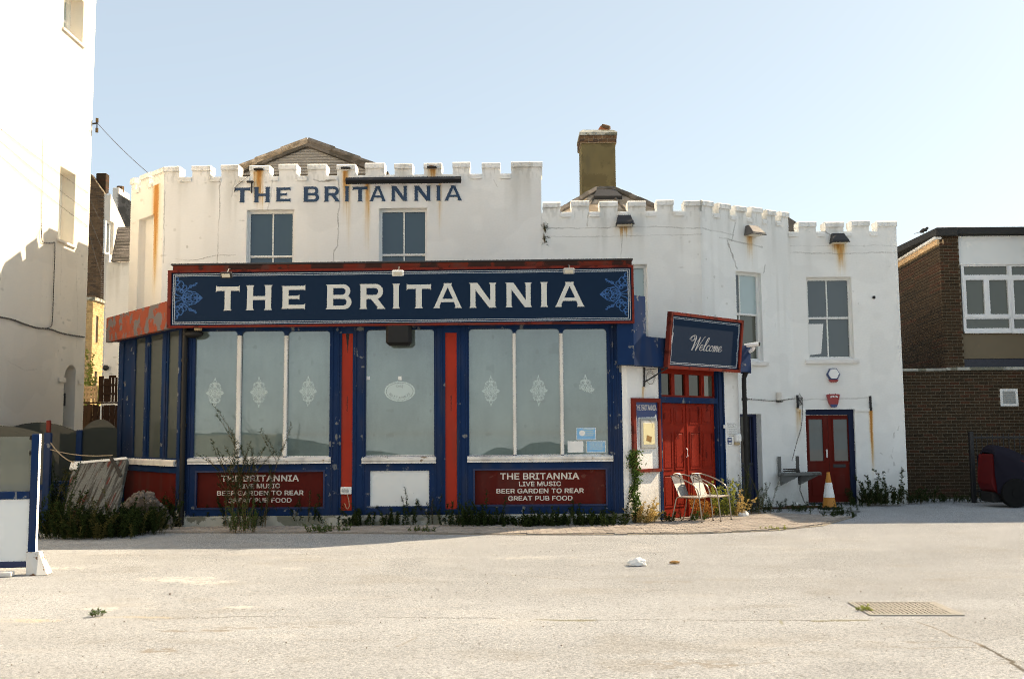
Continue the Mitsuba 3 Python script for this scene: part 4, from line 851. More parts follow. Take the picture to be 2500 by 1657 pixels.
# bracket left of the doors
k = thing('wall_bracket', 'black wrought bracket with loops of wire above the notice board', 'bracket')
B0, B1 = DOORW.P(DOORW.at(1571, 897)[0], DOORW.at(1571, 897)[1], .02), DOORW.P(DOORW.at(1571, 944)[0], DOORW.at(1571, 944)[1], .02)
tip = DOORW.P(DOORW.at(1604, 899, .1)[0], DOORW.at(1604, 899, .1)[1] + .0, .35)
add(k, 'post', tube([B0, B1], .018), 'black_metal'); add(k, 'brace', tube([B1 + [0, 0, .08], tip], .014), 'black_metal'); add(k, 'arm', tube([B0 + [0, 0, -.04], tip], .008), 'black_metal')
pts = arc(0, 0, .13, .09, 0, 500, 40); add(k, 'wire_loop', tube([B0 * .45 + B1 * .55 + DOORW.u * (p[0] + .10) + DOORW.n * .06 + np.array([0, 0, p[1]]) for p in pts], .005, 5), 'wire')

# notice board
nb = thing('notice_board', 'tall red framed notice board with a peeling blue header beside the red doors', 'notice board')
q0 = DOORW.R(1541.5, 972, 1612, 1152); a, b, c, d = q0[0], dl - .02, q0[2], q0[3]
add(nb, 'frame', ext(DOORW, sbox(a, c, b, d).difference(sbox(a + .075, c + .06, b - .05, d - .07)), 0, .06), 'red_frame')
add(nb, 'back_board', pbox(DOORW, a + .03, b - .02, c + .03, d - .03, 0, .018, 0), 'paper_white')
hz = DOORW.at(1580, 1016)[1]; ia, ib = a + .075, b - .05
add(nb, 'header', ext(DOORW, Polygon([(ia, d - .07), (ib, d - .07), (ib, hz - .12), (ib - .04, hz + .05), (ib - .09, hz - .01), (ia + .10, hz - .02), (ia + .08, hz - .55), (ia + .07, hz - .03), (ia + .02, hz + .08), (ia, hz + .02)]), .0185, .021), 'alarm_blue')
add(nb, 'header_lettering', place_text(DOORW, 'THE BRITANNIA', 0, 0, 0, 0, .021, .024, False, (ia + .02, ib - .03, DOORW.at(1575, 1001.5)[1], DOORW.at(1575, 988.5)[1])), 'panel_letter')
ps = DOORW.R(1560, 1020, 1597, 1094); add(nb, 'poster_frame', pbox(DOORW, *ps, .022, .05, .006), 'card_grey')
add(nb, 'poster', pbox(DOORW, ps[0] + .06, ps[1] - .05, ps[2] + .07, ps[3] - .09, .05, .053, 0), 'paper_cream'); 
pc = ((ps[0] + ps[1]) / 2, ps[2] + .17)
add(nb, 'card', ext(DOORW, affinity.rotate(sbox(pc[0] - .07, pc[1] - .05, pc[0] + .07, pc[1] + .05), -14), .053, .056), 'brown_card')
add(nb, 'poster_curve', ext(DOORW, LineString(arc(pc[0] - .03, pc[1] + .18, .16, .14, 80, 5)).buffer(.004), .053, .0545), 'brown_card')
add(nb, 'poster_heading', join(*[pbox(DOORW, ps[0] + .07, ps[1] - .07, ps[3] - .07 - i * .022, ps[3] - .06 - i * .022, .05, .0515, 0) for i in range(3)]), 'paper_white')
# things on the pillar right of the doors
k = thing('wall_notice', 'faded white text notice on the pillar right of the red doors', 'notice'); q = DOORW.R(1776, 1031, 1799, 1058)
add(k, 'sheet', pbox(DOORW, *q, -.003, .006, .001), 'paper_white'); add(k, 'print', join(*[pbox(DOORW, q[0] + .02, q[1] - .02 - .03 * (i % 3 == 2), q[3] - .03 - i * .034, q[3] - .018 - i * .034, .006, .0072, 0) for i in range(8)]), 'grey_box')
k = thing('blue_plate', 'small dark blue plate with pale letters below the faded notice', 'plate'); q = DOORW.R(1776.5, 1068, 1786, 1084)
add(k, 'plate', pbox(DOORW, *q, -.003, .008, .002), 'alarm_blue'); add(k, 'print', join(*[pbox(DOORW, q[0] + .02, q[1] - .02, q[3] - .05 - i * .065, q[3] - .025 - i * .065, .008, .0095, 0) for i in range(3)]), 'paper_white')
k = thing('door_buzzer', 'cream bell box on the pillar beside the drainpipe', 'bell box'); q = DOORW.R(1791, 1059, 1803, 1086)
add(k, 'box', pbox(DOORW, q[0], q[1], q[2] + .06, q[3], -.003, .08, .02), 'white_plain'); add(k, 'base', pbox(DOORW, q[0] + .01, q[1] - .01, q[2], q[2] + .058, -.003, .05, .012), 'tan_plastic')
s, z = DOORW.at(1762, 1041); single('door_contact', pbox(DOORW, s - .02, s + .02, z - .035, z + .035, .04, .07, .006), 'white_plain', 'tiny white contact box on the right jamb of the red doors', 'contact box')

# pipes
def pipe(name, label, top, bot, r, mat, clips=3, shoe=True):
    k = thing(name, label, 'drainpipe'); add(k, 'pipe', tube(np.linspace(top, bot, 8), r, 10), mat, smooth=50)
    for i in range(clips):
        p = np.asarray(top) + (np.asarray(bot) - np.asarray(top)) * (i + .5) / clips; add(k, 'collar', tube([p - [0, 0, .03], p + [0, 0, .03]], r * 1.3, 10), mat)
    return k
p = DOORW.P(De, 0, .03) + np.array([.09, -.02, 0]); pk = pipe('drainpipe', 'black drainpipe at the right corner of the doorway wall', p + [0, 0, gz0 - .1], p + [0, 0, .05], .045, 'black_plastic')
add(pk, 'swan_neck', tube(spline([p + [.0, 0, gz0 - .1], p + [.03, -.02, gz0 - .02], p + [.06, -.04, gz0 + .1]], 5), .05, 10), 'black_plastic')
p = (SHOP.P(SHOP.at(451, 1000)[0], 0, .06)); pipe('drainpipe', 'black drainpipe at the left corner of the shopfront', p + [0, 0, fz0 + .02], p + [0, 0, .05], .045, 'black_plastic')
k = thing('soffit_speaker', 'black rounded lamp tucked under the left corner of the sign', 'lamp'); q = SHOP.P(SHOP.at(474, 815, .1)[0], SHOP.at(474, 815, .1)[1], .12)
add(k, 'body', (lambda m: (np.array(m.vertices) * [.17, .09, .075] + q, np.array(m.faces)))(trimesh.creation.icosphere(2)), 'black_plastic', smooth=True)

# ------------------------------------------------------------------ lamps, boxes and brackets on the upper walls
def hood(pl, px, py, lab, face='black_metal', w=.36):
    s, z = pl.at(px, py, .1); k = thing('wall_floodlight', lab, 'floodlight')
    prof = [(.02, z + .10), (.12, z + .10), (.30, z - .08), (.30, z - .12), (.02, z - .12)]
    mbv = extx(pl, prof, s - w / 2, s + w / 2)
    v, f = np.array(mbv[0]), mbv[1]
    # narrower at the top
    rel = v - pl.o; sc = rel @ pl.u; zz = rel[:, 2]; t = np.clip((zz - (z - .10)) / .2, 0, 1); v = v - np.outer((sc - s) * .28 * t, pl.u)
    add(k, 'hood', (v, f), face)
    add(k, 'glass', pbox(pl, s - w * .44, s + w * .44, z - .128, z - .121, .05, .28, .002), 'lamp_face'); add(k, 'rim', pbox(pl, s - w * .54, s + w * .54, z - .132, z - .108, .29, .32, .006), face)
    add(k, 'bracket', pbox(pl, s - .05, s + .05, z - .04, z + .06, 0, .03, .004), 'rusty_steel')
hood(MAIN, 1524, 537, 'black hooded floodlight on the flat white wall right of the tall front'); hood(OBLQ, 1838, 562, 'floodlight on the oblique white wall, its hood coloured lighter as if sunlit', 'lamp_hood_sunlit', .36); hood(ANX, 2046, 581, 'black hooded floodlight with rust below it above the annex end window')
for px, py, lab in ((633, 415, 'rusty bracket stub under the merlon left of the gable end'), (845, 412, 'rusty bracket stub on the merlon at the left end of the black bar'), (1055, 410, 'rusty bracket stub on the merlon above the last letters')):
    s, z = MAIN.at(px, py); k = thing('rusted_bracket', lab, 'bracket'); add(k, 'plate', pbox(MAIN, s - .10, s + .10, z - .02, z + .015, .0, .10, .006), 'black_metal'); add(k, 'lug', pbox(MAIN, s - .06, s + .03, z + .0155, z + .04, .0, .07, .006), 'rusty_steel')
a, b, c, d = MAIN.R(845, 436, 1126, 449.5, .12); k = thing('light_trough', 'long black lamp trough fixed over the right part of the painted letters', 'lamp')
zl, zr = MAIN.at(846, 443, .12)[1], MAIN.at(1126, 440, .12)[1]
add(k, 'trough', tube([MAIN.P(a, zl, .16), MAIN.P(b, zr, .16)], .072, 4), 'black_metal')
for q in (.1, .5, .9): add(k, 'arm', tube([MAIN.P(a + (b - a) * q, (zl + zr) / 2 + .02, .0), MAIN.P(a + (b - a) * q, (zl + zr) / 2, .12)], .014), 'black_metal')
s, z = MAIN.at(612, 445); k = thing('flag_bracket', 'dark T-shaped bracket hanging between the painted T and H', 'bracket'); add(k, 'bar', pbox(MAIN, s - .07, s + .07, z - .018, z + .018, .02, .07, .004), 'black_metal'); add(k, 'rod', pbox(MAIN, s + .02, s + .045, z - .24, z - .018, .02, .05, .004), 'black_metal')
add(k, 'wire', tube(spline([MAIN.P(s, z + .16, .03), MAIN.P(s - .16, z + .02, .03), MAIN.P(s - .30, z - .1, .03), MAIN.P(s - .33, z - .22, .03)], 6), .006, 5), 'wire')
# alarm boxes
def ngon(cx, cz, rx, rz, n, rot): return Polygon([(cx + rx * math.cos(rot + 2 * math.pi * i / n), cz + rz * math.sin(rot + 2 * math.pi * i / n)) for i in range(n)])
s, z = ANX.at(2033, 914); k = thing('alarm_box', 'hexagonal white alarm box with dark rim and red base above the annex doors', 'alarm box')
add(k, 'rim', ext(ANX, ngon(s, z, .145, .15, 6, 0), 0, .06), 'alarm_blue'); add(k, 'cover', ext(ANX, ngon(s, z + .012, .118, .118, 6, 0), .06, .085), 'white_plain'); add(k, 'base', ext(ANX, Polygon([(s - .10, z - .115), (s + .10, z - .115), (s + .06, z - .17), (s - .06, z - .17)]), .0, .075), 'alarm_red')
s, z = ANX.at(2033, 978); k = thing('alarm_box', 'red shield-shaped alarm box just above the annex doors', 'alarm box')
sh = Polygon([(s - .14, z + .13), (s - .10, z + .145), (s + .10, z + .145), (s + .14, z + .13), (s + .10, z - .05), (s + .05, z - .14), (s - .05, z - .14), (s - .10, z - .05)])
add(k, 'cover', ext(ANX, sh, 0, .07), 'alarm_red'); add(k, 'foot', ext(ANX, Polygon([(s - .085, z - .08), (s + .085, z - .08), (s + .05, z - .145), (s - .05, z - .145)]), .07, .08), 'alarm_blue')
add(k, 'print', join(*[loc(ANX, (np.stack([s + .085 * math.sin(t) + v[0] * .02, z + .07 + .018 * math.cos(t) + v[1] * .02, .0701 + v[2] * .003], 0)[None, :].repeat(1, 0) if False else np.array([[s + .085 * math.sin(t) + u_[0] * .022, z + .05 + .03 * math.cos(t) + u_[1] * .03, .0701 + u_[2] * .003] for u_ in BOXV]), BOXF)) for t in np.linspace(-1, 1, 6)]), 'paper_white')
s, z = OBLQ.at(1898, 967); k = thing('sensor_box', 'cream sensor box on the oblique wall beside the narrow blue door', 'sensor'); add(k, 'box', pbox(OBLQ, s - .055, s + .055, z - .10, z + .09, 0, .09, .02), 'panel_letter'); add(k, 'lens', pbox(OBLQ, s - .05, s + .07, z - .13, z - .1005, .01, .10, .006), 'black_plastic')
for pl, px, y0, y1, lab in ((ANX, 1947, 964, 996, 'black iron bracket left of the annex doors with tangled wire'), (ANX, 2125, 966, 1002, 'black iron bracket right of the annex doors above a rust streak')):
    s, z0 = pl.at(px, y1); z1 = pl.at(px, y0)[1]; k = thing('iron_bracket', lab, 'bracket'); add(k, 'bar', pbox(pl, s - .022, s + .022, z0, z1, .0, .05, .008), 'black_metal'); add(k, 'stud', tube([pl.P(s, z0 + .05, .05), pl.P(s, z0 + .05, .09)], .02), 'black_metal')
    if px < 2000: add(k, 'wire_tangle', tube([pl.P(s + .06 + .04 * math.cos(t * 2.3) , z1 - .14 + .08 * math.sin(t * 1.7), .06 + .02 * math.sin(t)) for t in np.linspace(0, 9, 50)], .007, 5), 'wire')
k = thing('wall_cable', 'thin cable hanging from the iron bracket down to the wall shelf', 'cable')
scene[k] = ply(tube(spline([ANX.P(.10, 2.4, .05), ANX.P(.16, 2.2, .04), ANX.P(.12, 1.7, .05), OBLQ.P(Lo - .05, 1.35, .08), OBLQ.P(Lo - .25, .95, .12)], 8), .007, 5), 'wire')
single('wall_cable', tube(spline([OBLQ.W(1815, 972, .02), OBLQ.W(1850, 976, .03), OBLQ.W(1885, 978, .02), OBLQ.W(1912, 976, .02), OBLQ.W(1942, 972, .02)], 6), .006, 5), 'wire', 'thin dark cable strung along the oblique wall over the narrow blue door', 'cable')
s, z = ANX.at(2133, 726); single('wall_vent', tube([ANX.P(s, z, -.05), ANX.P(s, z, .03)], [.032, .034], 10), 'black_plastic', 'small dark pipe end low right of the annex end window', 'vent')
# fold-down shelf on two brackets
k = thing('wall_shelf', 'grey wooden wall shelf on two brackets left of the annex doors', 'shelf')
sa, sb = OBLQ.at(1892, 1160)[0], Lo + .25; zs = OBLQ.at(1900, 1160)[1]
A_, B_ = OBLQ.P(sa, zs, .12), ANX.P(ANX.at(1986, 1150)[0] * .98, zs + .02, .50)
add(k, 'plank', (lambda q: q)(join((lambda o, u, w: (np.array([o + u * x + w * y + np.array([0, 0, z]) for x in (0, 1) for y in (-.16, .16) for z in (0, .06)]), BOXF))(A_, B_ - A_, np.cross([0, 0, 1.0], (B_ - A_) / np.linalg.norm(B_ - A_))))), 'timber_grey')
for t_, ln in ((.06, .40), (.50, .40)):
    p = A_ + (B_ - A_) * t_
    add(k, 'upright', join((np.array([p + np.array([x, y, z]) for x in (-.03, .03) for y in (.10, .15) for z in (-.02, ln)]), BOXF)), 'timber_grey')
    add(k, 'gusset', (np.array([p + np.array([-.03, -.1, -.001]), p + np.array([.35, -.16, -.001]), p + np.array([-.03, -.1, -.2]), p + np.array([-.03, .02, -.001]), p + np.array([.35, -.04, -.001]), p + np.array([-.03, .02, -.2])]), np.array([[0, 2, 1], [3, 4, 5], [0, 3, 5], [0, 5, 2], [0, 1, 4], [0, 4, 3], [1, 2, 5], [1, 5, 4]])), 'timber_grey')
k2 = single('cable_coil', tube([A_ + (B_ - A_) * .3 + np.array([.17 * math.cos(t), .10 * math.sin(t) - .02, .075 + .006 * t]) for t in np.linspace(0, 12, 60)] + [A_ + (B_ - A_) * .3 + np.array(q) for q in ([.16, -.15, .0], [.12, -.18, -.3], [.2, -.2, -.55], [.4, -.25, -.7])], .010, 5), 'wire', 'coil of cable lying on the grey wall shelf', 'cable')
# meter pipe at the right end
k = thing('gas_pipe', 'thin bent pipe low on the annex end wall above the bushes', 'pipe')
gq = [ANX.W(2134, 1168, .04), ANX.W(2160, 1168, .04), ANX.W(2163, 1200, .04)]; add(k, 'pipe', tube(gq, .016, 6), 'grey_box'); add(k, 'riser', tube([ANX.W(2156, 1176, .04), ANX.W(2156, 1205, .04)], .014, 6), 'grey_box')
#MARK3

# ------------------------------------------------------------------ roofs and chimney of the pub
GAB = Plane(0, 24.2, -.6)
ga, gl, gr = GAB.at(753, 350), GAB.at(590, 416), GAB.at(905, 420)
half = max(gr[0] - ga[0], ga[0] - gl[0]); pit = (ga[1] - gl[1]) / (ga[0] - gl[0])
zE = ga[1] - half * 1.15 * pit; GW = half * 1.15
gk = add(PUB, 'gable_roof', ext(GAB, Polygon([(ga[0] - GW - .1, zE), (ga[0], ga[1] + .02), (ga[0] + GW + .1, zE), (ga[0] + GW + .1, zE - .1), (ga[0], ga[1] - .10), (ga[0] - GW - .1, zE - .1)]), -5.5, .10), 'slate')
n = 9
for i in range(n):
    z0 = zE - .02 + (ga[1] - .12 - zE) * i / n; z1 = zE - .02 + (ga[1] - .12 - zE) * (i + 1) / n
    h0 = (ga[1] - .10 - z0) / pit - .02; h1 = max((ga[1] - .10 - z1) / pit - .02, .01)
    v = np.array([[ga[0] + x, z, d] for (x, z, d) in [(-h0, z0, .035), (h0, z0, .035), (h1, z1 - .006, .010), (-h1, z1 - .006, .010), (-h0, z0, -.02), (h0, z0, -.02), (h1, z1 - .006, -.02), (-h1, z1 - .006, -.02)]])
    f = np.array([[0, 1, 2], [0, 2, 3], [4, 6, 5], [4, 7, 6], [0, 4, 5], [0, 5, 1], [3, 2, 6], [3, 6, 7], [0, 3, 7], [0, 7, 4], [1, 5, 6], [1, 6, 2]])
    add(gk, 'board', loc(GAB, (v, f)), 'shingle_grey')
for sgn in (-1, 1):
    m = 6
    for i in range(m):
        p0 = np.array([ga[0] + sgn * GW * i / m, ga[1] + .03 - pit * GW * i / m]); p1 = np.array([ga[0] + sgn * GW * (i + 1.06) / m, ga[1] + .03 - pit * GW * (i + 1.06) / m])
        lift = .012 * (i % 2)
        add(gk, 'verge_tile', tube([GAB.P(p0[0], p0[1] + .02 + lift, .06), GAB.P(p1[0], p1[1] + .035 + lift, .06)], .085, 6), 'cream_tiles' if sgn < 0 else 'slate')
# hipped roof behind the annex
HP = Plane(0, 24.0, 0)
(hx0, hz), (hx1, _) = HP.at(1456, 466), HP.at(1500, 465)
A, A2 = np.array([hx0, 24.0, hz]), np.array([hx1, 24.0, hz])
def eave(px, y, Y): pl = Plane(0, Y, 0); a_, z_ = pl.at(px, y); return np.array([a_, Y, z_])
FL, FR = eave(1352, 525, 23.0), eave(1640, 525, 23.0); FL[2] = FR[2] = min(FL[2], FR[2]); BL_, BR_ = FL + [0, 3.2, 0], FR + [0, 3.2, 0]
hk = add(PUB, 'hip_roof', (np.array([FL, FR, BR_, BL_, A, A2]), np.array([[0, 1, 5], [0, 5, 4], [1, 2, 5], [2, 3, 4], [2, 4, 5], [3, 0, 4], [0, 2, 1], [0, 3, 2]])), 'cream_tiles')
for p, q in ((FL, A), (FR, A2), (A, A2)):
    nT = 7
    for i in range(nT):
        a_, b_ = p + (q - p) * i / nT, p + (q - p) * (i + 1.08) / nT
        add(hk, 'hip_tile', tube([a_ + [0, 0, .03 + .015 * (i % 2)], b_ + [0, 0, .04]], .075, 6), 'slate')
q0, q1 = A - [0, .02, 0], A2 - [0, .02, 0]; slope = (FL + FR) / 2 - (A + A2) / 2
for t0_, t1_, w_ in ((.05, .34, .8),): add(hk, 'lead_flashing', (np.array([q0 + slope * t0_ + [.0, -.03, .05], q1 + slope * t0_ + [0, -.03, .05], q1 + slope * t1_ + [.12, -.05, .06], q0 + slope * t1_ + [-.12, -.05, .06], q0 + slope * t0_, q1 + slope * t0_, q1 + slope * t1_ + [.12, 0, -.02], q0 + slope * t1_ + [-.12, 0, -.02]]), np.array([[0, 3, 2], [0, 2, 1], [3, 7, 6], [3, 6, 2], [0, 4, 7], [0, 7, 3], [1, 2, 6], [1, 6, 5]])), 'dark_lead')
for px_ in (1418, 1536):
    b_ = FL + (FR - FL) * ((px_ - 1352) / 288); t_ = A + (A2 - A) * ((px_ - 1352) / 288); add(hk, 'tile_batten', tube([b_ + [0, 0, .03], t_ + [0, 0, .03]], .03, 5), 'slate')
HP2 = Plane(0, 24.5, 0)
p2 = [HP2.at(1890, 570), HP2.at(1922, 528), HP2.at(1950, 546), HP2.at(1985, 575)]
add(PUB, 'small_roof', ext(HP2, Polygon(p2), -2.0, 0), 'slate')
# chimney
CH = Plane(0, 25.2, 0)
c0, c1 = CH.at(1420, 400)[0], CH.at(1503, 400)[0]; cz0, cz1, cz2 = CH.at(1460, 500)[1] - 1, CH.at(1460, 350)[1], CH.at(1460, 314)[1]
ck = add(PUB, 'chimney', pbox(CH, c0, c1, cz0, cz1, -.9, 0, .01), 'chimney_render')
bh = .085
for r in range(2):
    z = cz1 + .012 + r * (bh + .012); n_ = 4; w = (c1 - c0 + .08) / n_
    add(ck, 'mortar', pbox(CH, c0 - .03, c1 + .03, z - .011, z + bh + .002, -.93, .03, 0), 'mortar_pale')
    edges = [c0 - .045] + [c0 - .045 + w * (i + (.5 if r else 1.0)) for i in range(n_)] + [c1 + .045]
    for a, b in zip(edges, edges[1:]):
        if b - a > .05: add(ck, 'brick', pbox(CH, a + .006, b - .006, z, z + bh, -.1, .045, .006), 'brick_brown')
    for j in range(3): add(ck, 'brick', pbox(CH, c0 - .045, c0 + .1, z, z + bh, -.11 - .27 * (j + 1), -.13 - .27 * j, .006), 'brick_brown')
zt_ = cz1 + 2 * (bh + .012) + .012
add(ck, 'cap', (lambda q: q)(loc(CH, (np.array([[c0 - .05, zt_, .05], [c1 + .05, zt_, .05], [c1 + .05, zt_, -.95], [c0 - .05, zt_, -.95], [c0 - .05, zt_ + .08, .05], [c1 + .05, zt_ + .08, .05], [c1 + .05, zt_ + .08, -.95], [c0 - .05, zt_ + .08, -.95], [c0 + .05, cz2, -.1], [c1 - .03, cz2 - .01, -.1], [c1 - .03, cz2, -.8], [c0 + .05, cz2, -.8]]),
    np.array([[0, 1, 5], [0, 5, 4], [1, 2, 6], [1, 6, 5], [2, 3, 7], [2, 7, 6], [3, 0, 4], [3, 4, 7], [4, 5, 9], [4, 9, 8], [5, 6, 10], [5, 10, 9], [6, 7, 11], [6, 11, 10], [7, 4, 8], [7, 8, 11], [8, 9, 10], [8, 10, 11]])))), 'concrete')
pp = CH.P(CH.at(1478, 310)[0], cz2 - .05, -.4); add(ck, 'pot', tube([pp, pp + [.0, 0, .10], pp + [.03, 0, .16], pp + [.05, .02, .19]], [.16, .165, .15, .10], 12), 'pot_orange', smooth=40)
add(ck, 'pot_mouth', tube([pp + [.04, -.05, .17], pp + [.06, -.08, .24]], [.14, .11], 12), 'brick_brown', smooth=40)

# ------------------------------------------------------------------ white tower on the left
TW = thing('white_tower_house', 'tall white rendered house at the left edge in bright sun with a battlement shadow', 'house')
te = TOW.at(219, 500)[0]
o1 = (TOW.at(155, 60)[0], TOW.at(203, 60)[0], TOW.at(203, 113)[1], TOW.at(203, 3)[1]); o2 = (TOW.at(144, 500)[0], TOW.at(182.5, 500)[0], TOW.at(165, 594)[1], TOW.at(144, 403)[1])
n0, n1 = TOW.at(152.6, 1050)[0], TOW.at(186, 1050)[0]; nt = TOW.at(170, 890)[1]
arch = unary_union([sbox(n0, -1, n1, nt - (n1 - n0) / 2), affinity.scale(Point((n0 + n1) / 2, nt - (n1 - n0) / 2).buffer((n1 - n0) / 2, resolution=12), 1, 1)])
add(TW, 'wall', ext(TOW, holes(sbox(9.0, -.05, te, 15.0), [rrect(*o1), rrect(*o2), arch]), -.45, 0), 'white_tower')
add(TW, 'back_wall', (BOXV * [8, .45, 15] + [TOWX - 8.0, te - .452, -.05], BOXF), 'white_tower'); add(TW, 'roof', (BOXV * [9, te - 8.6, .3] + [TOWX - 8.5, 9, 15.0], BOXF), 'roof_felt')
for (a, b, c, d) in (o1, o2):
    wk = add(TW, 'window', ext(TOW, sbox(a - .02, c, b + .02, d + .02).difference(sbox(a + .05, c + .06, b - .05, d - .06)), -.44, -.30), 'white_paint')
    add(wk, 'pane', pbox(TOW, a, b, c, d, -.40, -.39, 0), 'blind_glass'); add(wk, 'glazing_bar', pbox(TOW, a, b, (c + d) / 2 - .025, (c + d) / 2 + .025, -.389, -.36, .005), 'white_paint')
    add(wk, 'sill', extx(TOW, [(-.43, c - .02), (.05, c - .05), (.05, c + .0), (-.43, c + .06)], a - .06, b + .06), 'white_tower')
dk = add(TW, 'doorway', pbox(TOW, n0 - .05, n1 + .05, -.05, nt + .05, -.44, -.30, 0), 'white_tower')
add(dk, 'door', pbox(TOW, n0 + .02, n1 - .02, .0, nt - .42, -.299, -.25, .01), 'door_blue_grey'); 
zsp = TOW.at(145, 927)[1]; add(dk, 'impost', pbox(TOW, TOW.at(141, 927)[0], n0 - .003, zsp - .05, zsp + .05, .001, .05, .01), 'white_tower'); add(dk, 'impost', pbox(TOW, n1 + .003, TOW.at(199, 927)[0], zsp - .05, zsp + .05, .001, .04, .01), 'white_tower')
q = TOW.R(155, 960, 168, 991, -.25); add(dk, 'entry_panel', pbox(TOW, q[0], q[1], q[2], q[3], -.25, -.21, .01), 'dark_lead')
def onwall(pts, d): return [TOW.W(x, y, d) for x, y in pts]
k = single('facade_cable', tube(spline(onwall([(0, 774), (30, 780), (60, 791), (90, 800), (120, 803), (150, 813), (180, 819), (206, 823)], .03), 6), .016, 6), 'wire', 'dark sagging cable across the shaded lower wall of the white tower', 'cable')
k = single('facade_cable', tube(spline(onwall([(101, 560), (103, 588), (112, 593), (128, 594), (134, 600), (131, 700), (128, 780), (124, 797), (112, 801)], .03), 6), .009, 6), 'wire', 'thin cable running down the white tower from the battlement shadow to the sagging cable', 'cable')
k = single('facade_cable', tube(onwall([(105, 336), (103, 450), (101, 560)], .02), .005, 5), 'wire', 'thin upright wire on the sunlit upper wall of the white tower', 'cable')
FAR0 = Plane(0, 40.0, 0); ins = TOW.W(226, 303, .0); ins = np.array([TOWX + .03, te + .03, ins[2]])
k = thing('insulator_bracket', 'dark insulator bracket high on the edge of the white tower', 'bracket'); add(k, 'rod', tube([ins + [-.1, 0, .0], ins + [.05, 0, .02]], .02), 'black_metal'); add(k, 'post', tube([ins + [.07, 0, -.16], ins + [.07, 0, .12]], .014), 'black_metal')
add(k, 'insulator', tube([ins + [.07, 0, .04], ins + [.07, 0, .14]], .035, 8), 'twig'); add(k, 'lower_insulator', tube([ins + [.07, 0, -.2], ins + [.07, 0, -.10]], .035, 8), 'twig')
single('overhead_wire', tube(sag(ins + [.08, 0, .02], CHAM.P(CHAM.at(350, 440)[0], ZM + .05, -.1), .04), .007, 5), 'wire', 'single wire from the white tower down to the pub battlements', 'wire')
for i, (y0, y1, xe_, ye_) in enumerate(((310, 470, 250, 545), (337, 515, 252, 612), (372, 552, 252, 690))):
    w0, w1_ = TOW.W(-60, y0 - 45, .03), TOW.W(213, y1, .03); we = FAR0.W(xe_, ye_, .05)
    single('facade_wire', tube(np.vstack([sag(w0, w1_, .05), sag(w1_, we, .05)[1:]]), .006, 4), 'wire', ['uppermost', 'middle', 'lowest'][i] + ' of three thin wires slanting down across the white tower to the brown brick house', 'wire')

# ------------------------------------------------------------------ houses in the gap
FAR = Plane(0, 40.0, 0)
def brickfield(pl, poly, L=.225, H=.075, d=.008, joint=.014):
    """the (s0, s1, z0, z1) of the bricks of a wall polygon"""
    out = []; m = poly.bounds
    for r in range(int(m[1] / H) - 1, int(m[3] / H) + 2):
        for c in range(int(m[0] / L) - 2, int(m[2] / L) + 2):
            a = c * L + (r % 2) * L * -.5 + L
            b = sbox(a + joint / 2, r * H + joint / 2, a + L - joint / 2, r * H + H - joint / 2).intersection(poly)
            if b.area > .0025 and b.geom_type == 'Polygon': out.append(b.bounds)
    return out
def brickmesh(pl, bs, d=.008, jit=0.0, seed=1):
    g = np.random.default_rng(seed); mb = MB()
    for a, z0, b, z1 in bs: mb.add(*pbox(pl, a, b, z0, z1, -.02, d + float(g.uniform(-1, 1)) * jit, 0))
    return mb.get()
BH = thing('brown_brick_house', 'tall brown brick house with a white side wall in the gap beside the tower', 'house')
fa = [FAR.at(150, 1000), FAR.at(255, 1000), FAR.at(255, 474), FAR.at(222, 425), FAR.at(150, 425)]
fa[0] = (fa[0][0], -.05); fa[1] = (fa[1][0], -.05); fp = Polygon(fa)
bw = add(BH, 'front_wall', ext(FAR, fp, -.3, 0), 'mortar_dark'); vis = Polygon([FAR.at(200, 800), FAR.at(256, 800), FAR.at(256, 400), FAR.at(200, 400)])
add(bw, 'brickwork', brickmesh(FAR, brickfield(FAR, fp.intersection(vis)), .010, .004), 'brick_brown', kind='stuff')
HX = fa[1][0]; HS = Plane(HX, 0, 90)
sp = Polygon([(40.0, -.05), HS.at(330, 1000)[0:1] + (-.05,), HS.at(322, 590), HS.at(300, 540), (40.0, fa[2][1])]).buffer(0)
hw = [HS.R(264, 540, 277, 622), HS.R(283, 560, 292, 640)]
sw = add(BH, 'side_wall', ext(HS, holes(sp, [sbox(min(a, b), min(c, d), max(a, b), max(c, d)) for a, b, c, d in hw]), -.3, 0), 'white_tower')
for a, b, c, d in hw:
    wk = add(BH, 'window', ext(HS, sbox(a, c, b, d).difference(sbox(a + .12, c + .08, b - .12, d - .08)), -.2, -.12), 'white_paint'); add(wk, 'pane', pbox(HS, a, b, c, d, -.19, -.17, 0), 'grey_glass')
cc = FAR.R(226, 418, 251, 468); add(BH, 'chimney', pbox(FAR, cc[0], cc[1], cc[2] - .4, cc[3], -.65, -.31, .02), 'brick_dark')  # stack given darker brick to show its shaded side
add(BH, 'verge', join(tube([HS.P(40.0, fa[2][1], -.1), HS.P(HS.at(300, 540)[0], HS.at(300, 540)[1], -.1)], .09, 4)), 'white_paint')
FH = thing('slate_roof_house', 'house with dark roof and chimney half hidden behind the pub corner', 'house')
